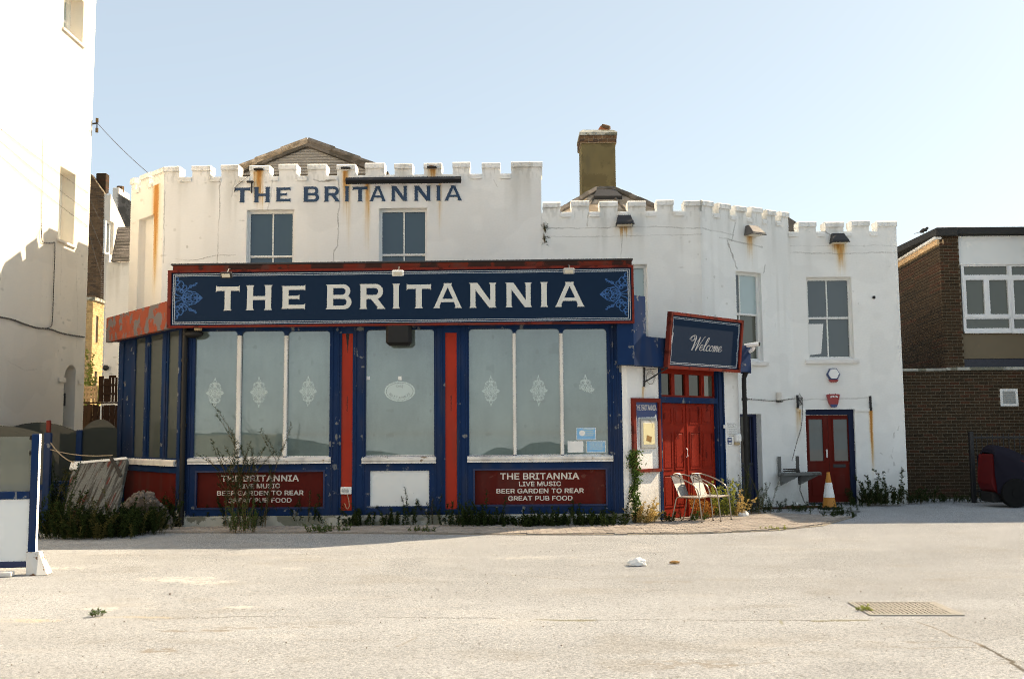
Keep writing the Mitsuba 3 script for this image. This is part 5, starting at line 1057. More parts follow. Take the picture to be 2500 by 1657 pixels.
F2 = Plane(0, 52, 0); add(FH, 'roof', ext(F2, Polygon([F2.at(285, 470), F2.at(340, 505), F2.at(340, 620), F2.at(285, 620)]), -5, 0), 'slate'); cq = F2.R(274, 458, 290, 520); add(FH, 'chimney', pbox(F2, cq[0], cq[1], cq[2] - 2, cq[3], -1.5, -.0, .03), 'white_tower'); add(FH, 'chimney_pot', tube([F2.P((cq[0] + cq[1]) / 2, cq[3] - .1, -.6), F2.P((cq[0] + cq[1]) / 2, cq[3] + .2, -.6)], .2, 8), 'brick_brown'); add(FH, 'wall', ext(F2, sbox(F2.at(262, 600)[0], 0, F2.at(340, 600)[0], F2.at(285, 621)[1]), -5, -.3), 'white_tower')
# rear wing of the pub
RW = Plane(0, 27.0, 0); r0_, r1_ = RW.at(256, 800)[0], RW.at(335, 800)[0]; rz = RW.at(300, 640)[1]
add(PUB, 'rear_wing_wall', ext(RW, sbox(r0_, -.05, r1_, rz), -3, 0), 'white_annex')
rt = Plane(0, 29.2, 0); t0, t1 = rt.at(287, 556), rt.at(330, 553)
rr = add(PUB, 'rear_wing_roof', (np.array([RW.P(r0_ + .15, rz + .003, .1), RW.P(r1_, rz + .003, .1), rt.P(t1[0], t1[1]), rt.P(t0[0], t0[1]), RW.P(r0_ + .15, rz + .003, -4)]), np.array([[0, 1, 2], [0, 2, 3], [0, 3, 4]])), 'slate')
mb = MB(); c0_, c1_ = RW.P(r0_ + .2, rz + .003, .1), rt.P(t0[0], t0[1]); e0_, e1_ = RW.P(r1_, rz + .003, .1), rt.P(t1[0], t1[1])
for i in range(11):
    t = i / 11
    for j in range(8):
        u0, u1 = (j + .5 * (i % 2)) / 8.5 + .004, (j + 1 + .5 * (i % 2)) / 8.5 - .004
        pA, pB = c0_ + (c1_ - c0_) * t, e0_ + (e1_ - e0_) * t; pC, pD = c0_ + (c1_ - c0_) * (t + .095), e0_ + (e1_ - e0_) * (t + .095)
        L4 = [pA + (pB - pA) * u0, pA + (pB - pA) * u1, pC + (pD - pC) * u1, pC + (pD - pC) * u0]; upn = np.array([0, -.008, .018])
        mb.add([L4[0] + upn, L4[1] + upn, L4[2] + upn * .3, L4[3] + upn * .3, L4[0], L4[1]], [[0, 1, 2], [0, 2, 3], [4, 5, 1], [4, 1, 0]])
add(rr, 'slates', mb.get(), 'slate', kind='stuff')
q = RW.at(261, 898); add(PUB, 'wall_lamp', pbox(RW, q[0] - .07, q[0] + .07, q[1] - .07, q[1] + .07, 0, .16, .04), 'black_metal')
# yellow brick wing
YP = Plane(0, 33.0, 0); y0, y1 = YP.at(180, 900)[0], YP.at(222, 900)[0]; yz = YP.at(215, 733)[1]; YS = Plane(y1, 0, 90); ye = YS.at(251, 850)[0]
YW = thing('yellow_brick_wing', 'low yellow brick building with a sunlit side in the gap', 'building')
yf = sbox(y0, -.05, y1, yz); a = add(YW, 'front_wall', ext(YP, yf, -.3, -.0), 'mortar_pale'); add(a, 'brickwork', brickmesh(YP, brickfield(YP, sbox(YP.at(200, 900)[0], 1.5, y1, yz)), .010, .004), 'brick_yellow', kind='stuff')
yw = [YS.R(232, 770, 239, 838), YS.R(229, 905, 236, 960)]
ys = holes(sbox(33.0, -.05, ye, yz), [sbox(a_, c_, b_, d_) for a_, b_, c_, d_ in yw])
a = add(YW, 'side_wall', ext(YS, ys, -.3, -.001), 'mortar_pale'); add(a, 'brickwork', brickmesh(YS, brickfield(YS, ys.intersection(sbox(33, 1.5, ye, yz))), .010, .004), 'brick_yellow', kind='stuff')
for q in yw: add(YW, 'window', pbox(YS, q[0], q[1], q[2], q[3], -.2, -.15, 0), 'dark_glass')
add(YW, 'coping', join((BOXV * [y1 - y0 + .08, ye - 33 + .06, .10] + [y0, 32.95, yz + .002], BOXF)), 'concrete')
# fence, trellises
FP = Plane(0, 25.6, 0); fzt = FP.at(240, 988)[1]
FN = thing('timber_fence', 'dark brown board fence closing the gap between the tower and the shopfront', 'fence')
x = FP.at(185, 1000)[0]; xe = FP.at(300, 1000)[0]; i = 0
g = np.random.default_rng(3)
while x < xe:
    h = fzt + float(g.uniform(-.03, .03)); add(FN, 'board', pbox(FP, x, x + .138, .03, h, 0, .022, .004), 'timber_brown'); x += .145
add(FN, 'rail', pbox(FP, FP.at(185, 1000)[0], xe, fzt - .35, fzt - .27, -.05, -.003, .004), 'timber_brown'); add(FN, 'top_rail', pbox(FP, FP.at(185, 1000)[0], xe, fzt + .035, fzt + .075, -.03, .05, .005), 'timber_brown')
def trellis(name, lab, pl, xs, zs, w, mat, wide=()):
    k = thing(name, lab, 'trellis')
    for j, (x, top) in enumerate(xs): a, b = pl.at(x, 960)[0], pl.at(x, top)[1]; add(k, 'upright', pbox(pl, a - w * (2.2 if j in wide else 1), a + w * (2.2 if j in wide else 1), fzt + .08, b, .002, .03, .004), mat)
    for y, xa, xb in zs: z = pl.at((xa + xb) / 2, y)[1]; add(k, 'rail', pbox(pl, pl.at(xa, y)[0], pl.at(xb, y)[0], z - w, z + w, .0305, .05, .004), mat)
    return k
trellis('garden_trellis', 'dark brown trellis with square openings above the fence next to the pub', FP, [(247, 918), (260, 924), (268.5, 918), (276, 920), (284, 921)], [(940, 246, 285), (961, 246, 285), (919, 268, 285)], .028, 'timber_brown', (0, 1))
trellis('garden_trellis', 'pale trellis in front of the green shrub above the fence', FP, [(203, 944), (212, 944), (219, 944), (228, 944), (236, 944)], [(945, 202, 238), (957, 202, 238), (970, 202, 238)], .03, 'soffit_tan')
a_ = FP.at(251.5, 990); single('white_pole', tube([FP.P(a_[0], .6, .12), FP.P(a_[0], a_[1], .12)], .02), 'white_plain', 'thin pale pole in front of the timber fence', 'pole')

# ------------------------------------------------------------------ wind screens
def screen(px, Y, deg, name, lab, ztop, width, zr, panel, curve=0.0, post=.055, zb=.0, glass='tinted_glass', stub=False, d0=0):
    base = Plane(0, Y, 0); s = base.at(px, 1060)[0]; pl = Plane(s, Y, deg); k = thing(name, lab, 'windbreak')
    for sx in (0, -width): add(k, 'post', pbox(pl, sx - post, sx + post, zb, ztop, -.045, .045, .006), 'blue_dark' if d0 else 'blue_paint')
    a, b = -width + post + .002, -post - .002
    n_ = 13; xs = np.linspace(a, b, n_); top = [ztop - .03 + curve * (1 - ((x_ - (a + b) / 2) / ((b - a) / 2)) ** 2) for x_ in xs]
    add(k, 'glass', ext(pl, Polygon([(a, zr), (b, zr)] + list(zip(xs[::-1], top[::-1]))), -.004, .0), glass)
    add(k, 'middle_rail', pbox(pl, a, b, zr - .09, zr - .003, -.035, .035, .006), 'blue_paint')
    add(k, 'panel', pbox(pl, a, b, zb + .09, zr - .093, -.01, .01, 0), panel); add(k, 'bottom_rail', pbox(pl, a, b, zb + .02, zb + .087, -.035, .035, .006), 'blue_dark')
    return k, pl
k, pl = screen(90, 11.85, 6, 'wind_screen', 'foreground blue windbreak with clear top and white lower panel at the left edge', 1.63, 2.4, .96, 'panel_white', zb=.06, glass='perspex', curve=0, post=.042)
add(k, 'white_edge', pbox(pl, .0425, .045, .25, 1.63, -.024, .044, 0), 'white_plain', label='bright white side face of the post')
ft = MB(); c_ = pl.P(.06, 0, 0)
ft.add([pl.P(-.03, 0, -.10), pl.P(.20, 0, -.10), pl.P(.20, 0, .10), pl.P(-.03, 0, .10), pl.P(-.055, .26, -.05), pl.P(.085, .26, -.05), pl.P(.085, .26, .05), pl.P(-.055, .26, .05), pl.P(.10, 0, .14)], [[0, 4, 5], [0, 5, 1], [1, 5, 6], [1, 6, 2], [2, 6, 8], [8, 6, 7], [8, 7, 3], [3, 7, 4], [3, 4, 0], [4, 7, 6], [4, 6, 5]])
add(k, 'foot', ft.get(), 'rusty_steel')
for z in (1.58, 1.40): add(k, 'clip', pbox(pl, -.072, -.0425, z - .02, z + .03, -.02, .03, .006), 'black_plastic')
single('white_plank', (lambda q: q)(loc(Plane(*G(0, 1406), 8), cbox(-.6, .14, 0, .05, -.06, .06, .006))), 'white_sill', 'short white plank lying on the ground at the foot of the foreground windbreak', 'plank')
k, plB = screen(118, 16.9, 4, 'wind_screen', 'blue windbreak with an arched dark glass top standing behind the foreground one', 1.66, 1.75, .80, 'blue_dark', curve=.16)
add(k, 'red_stub', pbox(plB, -.03, .03, 1.665, 1.87, -.03, .03, .004), 'red_frame')
k, plC = screen(195, 19.3, 2, 'wind_screen', 'windbreak with an arched dark glass top between the tower and the shopfront', 1.72, 1.6, .75, 'blue_dark', curve=.18)
# the arched pane right of that post
bs = plC.at(201, 1060)[0]; be = plC.at(286, 1060)[0]; xs = np.linspace(bs, be, 15); top = [1.72 + .20 * (1 - ((x_ - (bs + be) / 2) / ((be - bs) / 2)) ** 2) for x_ in xs]
add(k, 'glass', ext(plC, Polygon([(bs, .5), (be, .5)] + list(zip(xs[::-1], top[::-1]))), -.004, 0), 'tinted_glass')
add(k, 'panel', pbox(plC, bs, be, .05, .497, -.01, .01, 0), 'blue_dark')

# ------------------------------------------------------------------ leaning board, ropes, rubble
PT, PB2 = Plane(0, 16.75, 0), Plane(0, 16.1, 0)
tl, tr_, bl, br = PT.W(180, 1128), PT.W(306, 1113), PB2.W(146, 1290), PB2.W(274, 1290)
bl[2] = br[2] = .05; LB = Tilt(tl, tr_, bl, br)
k = thing('leaning_board', 'big grey board with flaking paint leaning in the weeds near the shopfront corner', 'board')
w_, h_ = LB.L, LB.H
poly = Polygon([(0, 0), (w_, 0), (np.dot(tr_ - bl, LB.u) + .02, np.dot(tr_ - bl, LB.w)), (np.dot(tr_ - bl, LB.u) - .18, np.dot(tr_ - bl, LB.w) - .03), (np.dot(tl - bl, LB.u) + .12, np.dot(tl - bl, LB.w) + .0), (np.dot(tl - bl, LB.u), np.dot(tl - bl, LB.w) - .08)])
def wobble(vf, amp=.012, fr=6, seed=0):
    v, f = np.asarray(vf[0], float).copy(), vf[1]; v += amp * 2 * np.stack([meshkit.fbm(v * fr, 3, seed + i) - .5 for i in range(3)], 1); return v, f
def refine(vf, L):
    m = trimesh.Trimesh(*vf, process=True); v, f = trimesh.remesh.subdivide_to_size(m.vertices, m.faces, L, max_iter=12); m = trimesh.Trimesh(v, f, process=True); return np.array(m.vertices), np.array(m.faces)
add(k, 'slab', wobble(refine(LB.ext(poly.buffer(-.03).buffer(.03), -.10, 0), .06), .010, 7), 'grey_streaked', smooth=40)
add(k, 'top_edge', wobble(refine(LB.ext(LineString([(np.dot(tl - bl, LB.u) + .02, np.dot(tl - bl, LB.w) - .02), (np.dot(tr_ - bl, LB.u), np.dot(tr_ - bl, LB.w) - .02)]).buffer(.02), -.12, .015), .06), .006, 9), 'white_peeling')
ux = np.dot(tr_ - bl, LB.u); uz = np.dot(tr_ - bl, LB.w)
add(k, 'strap', LB.ext(LineString([(ux - .26, uz + .0), (ux - .12, uz - .18), (ux - .02, uz - .34)]).buffer(.028), -.005, .018), 'black_plastic')
add(k, 'corner_clamp', LB.ext(sbox(np.dot(tl - bl, LB.u) - .03, np.dot(tl - bl, LB.w) - .14, np.dot(tl - bl, LB.u) + .10, np.dot(tl - bl, LB.w) + .0), -.02, .03), 'white_peeling')
pB = plB.P(.05, 1.5, .03)
single('tie_rope', tube(sag(pB, tl + [.03, -.05, .0], .06), .009, 5), 'rope', 'short rope from the blue post to the left top corner of the leaning board', 'rope')
single('tie_rope', tube(sag(plB.P(.05, 1.38, .03), tr_ + [-.2, -.03, .02], .05), .008, 5), 'rope', 'long thin rope from the blue post to the right top of the leaning board', 'rope')
rg = np.random.default_rng(11); mb = MB(); ico = trimesh.creation.icosphere(1); ix, iv, ifc = None, np.array(ico.vertices), np.array(ico.faces)
rc = np.array([*G(338, 1290), 0.0]); rc[1] += .15
for i in range(900):
    a_, r_ = rg.uniform(0, 6.28), math.sqrt(rg.uniform(0, 1)); hgt = .60 * (1 - r_ ** 1.7); pz = hgt * rg.uniform(.93, 1.03)
    sz = rg.uniform(.014, .045) * (1.8 if i < 60 else 1); v = iv * sz * rg.uniform(.6, 1.4, 3) * (1 + .35 * (rg.random((len(iv), 1)) - .5))
    mb.add(v + rc + [r_ * .56 * math.cos(a_), r_ * .46 * math.sin(a_), pz], ifc)
k = struct('rubble', mb.get(), 'stone_rubble', kind='stuff', label='heap of broken stone and rubble beside the leaning board')
m_ = trimesh.creation.icosphere(3); v = np.array(m_.vertices) * [.50, .42, .54] + rc; struct('rubble_soil', wobble((v, np.array(m_.faces)), .05, 5), 'soil', kind='stuff', label='grey soil heap under the broken stone', smooth=True)

# ------------------------------------------------------------------ brick building on the right
BB = thing('brick_building', 'dark brick building with a flat roof and white windows at the right edge', 'building')
zk = BRK.at(2400, 905)[1]; zr_ = BRK.at(2400, 557)[1]; s_l = sE + ANX.o[0] - .3; s_r = BRK.at(2600, 900)[0]
lw = sbox(s_l, -.05, s_r, zk)
vq = BRK.R(2441, 949, 2484, 991)
lk = add(BB, 'lower_wall', ext(BRK, lw, -.3, 0), 'mortar_dark')
bl_ = brickfield(BRK, lw.difference(sbox(vq[0], vq[2], vq[1], vq[3])).intersection(sbox(s_l, .04, s_r, zk)))
full = [b for b in bl_ if b[2] - b[0] > .19 and b[0] > BRK.at(2205, 1000)[0]]; full = [b for b in full if b[2] < BRK.at(2505, 1000)[0]]; full.sort(key=lambda b: abs(b[1] - 1.9))
named = set(full[:300]); bvar = [ply(cbox(0, .213, -.02, .008 + .003 * i, 0, .063, .004), 'brick_dark') for i in (0, 1, 2)]
for i, b in enumerate(full[:300]):
    m = np.eye(4); m[:3, 3] = BRK.P(b[0], b[1], 0); m[1, 1] = -1; m[:3, 0] = [1, 0, 0]
    add(lk, 'brick', ply(pbox(BRK, b[0], b[2], b[1], b[3], -.02, .007 + .003 * (i * 7 % 3), .004), 'brick_dark'), None)
add(lk, 'brickwork', brickmesh(BRK, [b for b in bl_ if b not in named], .009, .003), 'brick_dark', kind='stuff')
add(BB, 'coping', join(pbox(BRK, s_l, BX0, zk + .002, zk + .065, -.32, .05, .008), pbox(BRK, BX0 + .002, s_r, zk + .012, zk + .085, -.32, .06, .008)), 'concrete')
add(BB, 'tall_wing', (BOXV * [9, 2.4, 7.35] + [13.0, 21.9, -.05], BOXF), 'brick_dark')  # block out of view, added to throw shade on the right-hand tarmac
add(BB, 'low_roof', (BOXV * [BX0 - s_l + 3, 6, .1] + [s_l, 23.62, zk - .12], BOXF), 'roof_felt')
pier = sbox(BX0, zk + .09, BRK.at(2345, 700)[0], BRK.at(2320, 574)[1]); pk = add(BB, 'pier', ext(BRK, pier, -.05, 0), 'mortar_dark'); add(pk, 'brickwork', brickmesh(BRK, brickfield(BRK, pier), .009, .003, 4), 'brick_dark', kind='stuff')
BSIDE = Plane(BX0, 23.3, -95.7)
zsf = BSIDE.at(2300, 596)[1] if False else BRK.at(2303, 597)[1]; zg = BRK.at(2303, 585)[1]; zbk = BRK.at(2303, 574)[1]
side = sbox(-7, zk, -.06, zsf); sk = add(BB, 'side_wall', ext(BSIDE, side, -.3, -.003), 'mortar_dark'); add(sk, 'brickwork', brickmesh(BSIDE, brickfield(BSIDE, sbox(-7, zk + .02, -.0, zsf - .01)), .006, .002, 6), 'brick_dark', kind='stuff')
add(BB, 'soffit_board', pbox(BSIDE, -7, .0, zsf + .002, zg, -.1, .06, .006), 'soffit_tan'); add(BB, 'gutter', pbox(BSIDE, -7, .04, zg + .003, zg + .07, -.05, .14, .02), 'white_plain'); add(BB, 'roof_edge', pbox(BSIDE, -7, .12, zg + .073, zr_, -.4, .10, .01), 'roof_felt')
add(BB, 'front_roof_edge', pbox(BRK, BX0 - .1, s_r, BRK.at(2400, 573)[1], zr_ + .003, -7, .12, .01), 'roof_felt')
add(BB, 'upper_backing', pbox(BRK, BRK.at(2345, 700)[0], s_r, zk + .1, BRK.at(2400, 574)[1], -.5, -.16, 0), 'panel_brown')
x0 = BRK.at(2345, 700)[0] + .003
add(BB, 'fascia_panel', pbox(BRK, x0, s_r, BRK.at(2400, 641)[1], BRK.at(2400, 575)[1], -.155, -.05, .004), 'panel_white'); add(BB, 'panel_trim', pbox(BRK, x0, s_r, BRK.at(2400, 646)[1], BRK.at(2400, 641.5)[1], -.155, -.02, .004), 'white_plain')
add(BB, 'spandrel_panel', pbox(BRK, x0, s_r, BRK.at(2400, 875)[1], BRK.at(2400, 814)[1], -.155, -.06, .003), 'panel_brown'); add(BB, 'band_panel', pbox(BRK, x0, s_r, BRK.at(2400, 899)[1], BRK.at(2400, 876)[1], -.155, -.04, .003), 'panel_slate_blue')
rows = [(650, 671), (683.5, 767), (778.5, 801)]
for base_ in (0, 116.5):
    cols = [[(2353, 2459)], [(2359, 2403), (2416, 2461)], [(2359, 2465)]]
    hs = []
    for (ya, yb), cl in zip(rows, cols):
        for xa, xb in cl: q = BRK.R(xa + base_ + .5, ya, xb + base_, yb, -.05); hs.append(sbox(q[0], q[2], q[1], q[3]))
    o = BRK.R(2349.5 + base_ if not base_ else 2465.5, 646.5, 2465 + base_, 812, -.05)
    wk = add(BB, 'window', ext(BRK, holes(sbox(o[0], o[2], o[1] - .003, o[3]), hs), -.12, -.05), 'upvc')
    for h in hs: b = h.bounds; add(wk, 'pane', pbox(BRK, b[0] - .01, b[2] + .01, b[1] - .01, b[3] + .01, -.10, -.09, 0), 'olive_glass')
    for xa, xb in cols[1]:
        q = BRK.R(xa + base_ - 7, 676, xb + base_ + 7, 775, -.05); r = BRK.R(xa + base_, 683.5, xb + base_, 767, -.05)
        add(wk, 'casement', ext(BRK, sbox(q[0], q[2], q[1], q[3]).difference(sbox(r[0], r[2], r[1], r[3])), -.05, -.035), 'upvc')
    add(wk, 'sill', pbox(BRK, o[0], o[1] - .005, o[2] - .02, o[2] + .03, -.049, .0, .006), 'upvc')
vk = add(BB, 'air_vent', ext(BRK, sbox(vq[0], vq[2], vq[1], vq[3]).difference(sbox(vq[0] + .055, vq[2] + .055, vq[1] - .055, vq[3] - .055)), -.02, .03), 'white_plain')
add(vk, 'mesh_plate', pbox(BRK, vq[0] + .05, vq[1] - .05, vq[2] + .05, vq[3] - .05, .001, .012, 0), 'grey_box')
for i in range(6): z = vq[2] + .06 + i * .047; add(vk, 'slat', pbox(BRK, vq[0] + .056, vq[1] - .056, z, z + .02, .0125, .024, .003), 'card_grey')
# railing
RP = Plane(0, 21.9, 0); RK = thing('iron_railing', 'black iron railing in front of the brick wall at the right edge', 'railing')
p0 = RP.at(2372, 1100)[0]; zt_ = RP.at(2400, 1062)[1]; add(RK, 'post', pbox(RP, p0 - .045, p0 + .045, 0, zt_ + .08, -.045, .045, .01), 'black_metal')
for z in (zt_ - .05, .25): add(RK, 'rail', pbox(RP, p0, p0 + 3.2, z - .02, z + .02, -.02, .02, .004), 'black_metal')
for i in range(1, 27): add(RK, 'bar', tube([RP.P(p0 + .118 * i, .15, 0), RP.P(p0 + .118 * i, zt_ + .03, 0)], .010, 6), 'black_metal')
# covered trailer
TP = Plane(0, 20.5, 0); TK = thing('covered_trailer', 'low vehicle under a dark purple cover with its red end showing at the right edge', 'trailer')
def prof(pts, d0, d1, mat, nm, bev=.05):
    P_ = Polygon([TP.at(x_, y_) for x_, y_ in pts]).buffer(-bev).buffer(bev, resolution=4); add(TK, nm, ext(TP, P_, d0, d1), mat, smooth=35)
prof([(2424, 1106), (2421, 1150), (2421, 1180), (2428, 1196), (2440, 1206), (2640, 1212), (2640, 1160), (2490, 1122)], -.62, .0, 'red_gloss', 'body')
def cover():
    top = [(2423, 1108), (2425, 1099), (2430, 1092), (2440, 1089), (2455, 1092), (2478, 1100), (2506, 1114), (2560, 1140), (2640, 1170)]
    bot = [(2423, 1112), (2424, 1122), (2425, 1134), (2426, 1146), (2427, 1158), (2430, 1178), (2434, 1204), (2520, 1210), (2640, 1216)]
    S = []
    for (xa, ya), (xb, yb) in zip(top, bot):
        a_, b_ = TP.P(*TP.at(xa, ya)), TP.P(*TP.at(xb, yb))
        S.append([b_ + [0, -.04, 0], a_ * .35 + b_ * .65 + [0, -.09, 0], a_ * .8 + b_ * .2 + [0, -.05, 0], a_ + [.02, .12, .02], a_ + [.02, .45, .03], a_ + [.02, .64, -.06], b_ + [0, .68, 0]])
    P_ = np.array(S); n_, m_ = P_.shape[:2]; i, j = np.meshgrid(np.arange(n_ - 1), np.arange(m_ - 1), indexing='ij'); q = np.stack([i * m_ + j, (i + 1) * m_ + j, (i + 1) * m_ + j + 1, i * m_ + j + 1], -1).reshape(-1, 4)
    return wobble(refine((P_.reshape(-1, 3), np.vstack([q[:, [0, 1, 2]], q[:, [0, 2, 3]]])), .12), .02, 3)
add(TK, 'cover', cover(), 'cover_purple', smooth=True)
wc = TP.at(2476, 1214); add(TK, 'wheel', tube([TP.P(wc[0], .30, -.05), TP.P(wc[0], .30, .12)], .29, 20), 'tyre', smooth=40); add(TK, 'skirt', pbox(TP, TP.at(2426, 1200)[0], s_r, .10, TP.at(2430, 1205)[1] + .03, -.6, -.06, .02), 'black_plastic')
add(TK, 'hub', tube([TP.P(wc[0], .30, .121), TP.P(wc[0], .30, .13)], .10, 12), 'tyre')
# bird on the roof edge
bp = BSIDE.P(BSIDE.at(2256, 590, .08)[0], zr_ + .0, .095)
k = thing('perched_bird', 'small dark bird standing on the roof edge of the brick building', 'bird')
body = trimesh.util.concatenate([trimesh.creation.icosphere(2)]); v = np.array(body.vertices); t = (v[:, 0] + 1) / 2; v = v * np.array([.11, .05, .055]) * (1 - .25 * np.abs(v[:, :1])); v[:, 2] += .075 * t + .09; 
hd = np.array(trimesh.creation.icosphere(2).vertices) * [.035, .03, .032] + [.105, 0, .19]
add(k, 'body', join((v + bp, np.array(body.faces)), (hd + bp, np.array(body.faces)), tube([bp + [.06, 0, .13], bp + [.10, 0, .18]], [.04, .03], 8)), 'bird_grey', smooth=True)
add(k, 'tail', (np.array([[-.08, -.025, .085], [-.08, .025, .085], [-.22, .03, .05], [-.22, -.03, .05], [-.08, 0, .10], [-.22, 0, .058]]) + bp, np.array([[0, 1, 2], [0, 2, 3], [0, 4, 5], [0, 5, 3], [4, 1, 2], [4, 2, 5]])), 'bird_grey'); add(k, 'beak', tube([bp + [.135, 0, .19], bp + [.17, 0, .18]], [.010, .002], 6), 'tan_plastic')
for dy in (-.018, .018): add(k, 'leg', tube([bp + [.0, dy, .0], bp + [.01, dy, .08]], .005, 5), 'tan_plastic')

# ------------------------------------------------------------------ chairs
def chair(ox, oy, face, lab, first):
    k = thing('bistro_chair', lab, 'chair', 'metal chairs in front of the red doors')
    f = np.array([math.cos(face), math.sin(face), 0]); w = np.array([-f[1], f[0], 0]); o = np.array([ox, oy, .006])     # o: ground point between the front feet, f forward, w to the far side
    P = lambda a, b, c: o + f * a + w * b + np.array([0, 0, c])
    hw = .245
    lp = [P(.02, -hw, 0), P(.0, -hw, .25), P(-.035, -hw, .52), P(-.09, -hw, .63), P(-.20, -hw - .01, .70), P(-.36, -hw - .005, .77), P(-.50, -hw * .86, .815), P(-.565, -hw * .45, .83), P(-.58, 0, .835)]
    lp = lp + [p + w * (-2 * np.dot(p - o, w)) for p in lp[-2::-1]]
    add(k, 'arm_frame', tube(spline(lp, 7), .0115, 8), 'aluminium', smooth=True)
    for sx in (-1, 1): add(k, 'rear_leg', tube(spline([P(-.40, sx * hw * .86, .45), P(-.46, sx * hw * .9, .41), P(-.50, sx * hw, .22), P(-.56, sx * hw * 1.05, 0)], 6), .0105, 8), 'aluminium', smooth=True)
    for sx in (-1, 1): add(k, 'side_rail', tube([P(-.02, sx * (hw - .005), .44), P(-.42, sx * hw * .88, .44)], .0125, 8), 'aluminium')
    add(k, 'front_rail', tube([P(-.02, -hw, .44), P(-.02, hw, .44)], .0125, 8), 'aluminium')
    n_ = 9; g = [[P(-.42 - .14 * t - .015 * math.cos(u * 1.4), hw * .84 * u * (1 + .1 * t), .455 + .36 * t) for u in np.linspace(-1, 1, n_)] for t in np.linspace(0, 1, 6)]
    v = np.array(g).reshape(-1, 3); i, j = np.meshgrid(np.arange(5), np.arange(n_ - 1), indexing='ij'); q = np.stack([i * n_ + j, i * n_ + j + 1, (i + 1) * n_ + j + 1, (i + 1) * n_ + j], -1).reshape(-1, 4)
    b = v + f * .006; nv = len(v); lo_ = i.reshape(-1) < 3
    for nm_, sel, mt in (('backrest', lo_, 'aluminium_sheet'), ('backrest_band', ~lo_, 'chair_dark')): qq = q[sel]; add(k, nm_, (np.vstack([v, b]), np.vstack([qq[:, [0, 2, 1]], qq[:, [0, 3, 2]], qq[:, [0, 1, 2]] + nv, qq[:, [0, 2, 3]] + nv])), mt)
    v, fcs = cbox(-.42, -.025, -hw * .93, hw * .93, .440, .452, .004); add(k, 'seat', (o + v[:, :1] * f + v[:, 1:2] * w + v[:, 2:3] * np.array([0, 0, 1.0]), fcs), 'aluminium_sheet')
    for sx in (-1, 1):
        for a in (.02, -.56): c_ = P(a, sx * hw * (1 if a > 0 else 1.05), 0); add(k, 'foot', tube([c_ - [0, 0, .004], c_ + [0, 0, .03]], .017, 8), 'black_plastic')
c1 = np.array(G(1714, 1279)); fa_ = math.radians(-34)
ff, wwv = np.array([math.cos(fa_), math.sin(fa_)]), np.array([-math.sin(fa_), math.cos(fa_)])
m1 = c1 + wwv * .245 - ff * .02
chair(m1[0], m1[1], fa_, 'left of two aluminium armchairs, its back towards the door gap', True); chair(m1[0] + .36, m1[1] + .17, fa_, 'right of two aluminium armchairs, nearer the drainpipe', False)

# cone
cx_, cy_ = G(2025, 1241); k = thing('traffic_cone', 'faded orange traffic cone with a white band in front of the annex doors', 'cone'); ch = .74
def cone(z0, z1, d=0): r = lambda z: .030 + (.145 - .030) * (1 - z / ch) + d; return tube([(cx_, cy_, z0), (cx_, cy_, z1)], [r(z0), r(z1)], 20)
add(k, 'body', cone(.03, ch), 'cone_orange', smooth=40); add(k, 'sleeve', cone(.23, .53, .004), 'cone_white', smooth=40); add(k, 'base', (lambda v: (v[0] + [cx_, cy_, 0], v[1]))(cbox(-.2, .2, -.2, .2, .006, .035, .012)), 'black_plastic')
# litter
def crumple(px, py, r, h, seed):
    x_, y_ = G(px, py); m = trimesh.creation.icosphere(3); v = np.array(m.vertices); nz = meshkit.fbm(v * 2.2 + seed, 3, seed); v = v * (0.6 + .9 * nz[:, None]) * [r, r * .6, h]; v[:, 2] = np.maximum(v[:, 2] + h * .55, .004); return v + [x_, y_, 0], np.array(m.faces)
single('crumpled_paper', join(crumple(1557, 1380, .095, .055, 3), crumple(1541, 1378, .045, .04, 8)), 'paper_white', 'crumpled white paper lying on the sunlit tarmac', 'litter')
single('crumpled_card', crumple(1647, 1375, .055, .022, 5), 'brown_card', 'flattened brown card on the tarmac right of the white paper', 'litter')
x_, y_ = G(1673, 1268); single('paper_scrap', (lambda v: (v[0] * .8, v[1]))((np.array(crumple(1692, 1271, .05, .05, 6)[0]) / .8, crumple(1692, 1271, .05, .05, 6)[1])), 'paper_white', 'small white scrap at the foot of the red doors behind the chairs', 'litter')
single('paper_scrap', crumple(1623, 1268, .05, .11, 9), 'paper_white', 'upright white scrap at the left foot of the red doors', 'litter'); single('paper_scrap', crumple(1816, 1262, .09, .07, 12), 'paper_white', 'pale rag in the weeds beside the drainpipe', 'litter')
# manhole cover
A0, A1, A2_ = np.array(G(2130, 1500)), np.array(G(2344, 1500)), np.array(G(2100, 1471))
U = (A1 - A0) / np.linalg.norm(A1 - A0); V = np.array([-U[1], U[0]]); Wd, Dp = float(np.linalg.norm(A1 - A0)), float(np.dot(A2_ - A0, V))
MK = thing('manhole_cover', 'rectangular ribbed iron access cover set in the tarmac at the right', 'manhole cover')
def gbox(a, b, c, d, z0, z1, cc=.003): v, f = cbox(a, b, c, d, z0, z1, cc); return np.stack([A0[0] + U[0] * v[:, 0] + V[0] * v[:, 1], A0[1] + U[1] * v[:, 0] + V[1] * v[:, 1], v[:, 2]], 1), f
add(MK, 'frame', join(gbox(-.03, Wd + .03, -.03, -.006, -.02, .0075), gbox(-.03, Wd + .03, Dp + .006, Dp + .03, -.02, .0075), gbox(-.03, -.006, -.003, Dp + .003, -.02, .007), gbox(Wd + .006, Wd + .03, -.003, Dp + .003, -.02, .007)), 'iron'); add(MK, 'plate', gbox(-.006, Wd + .006, -.006, Dp + .006, -.02, .0035, 0), 'iron_recess')
nr = 17
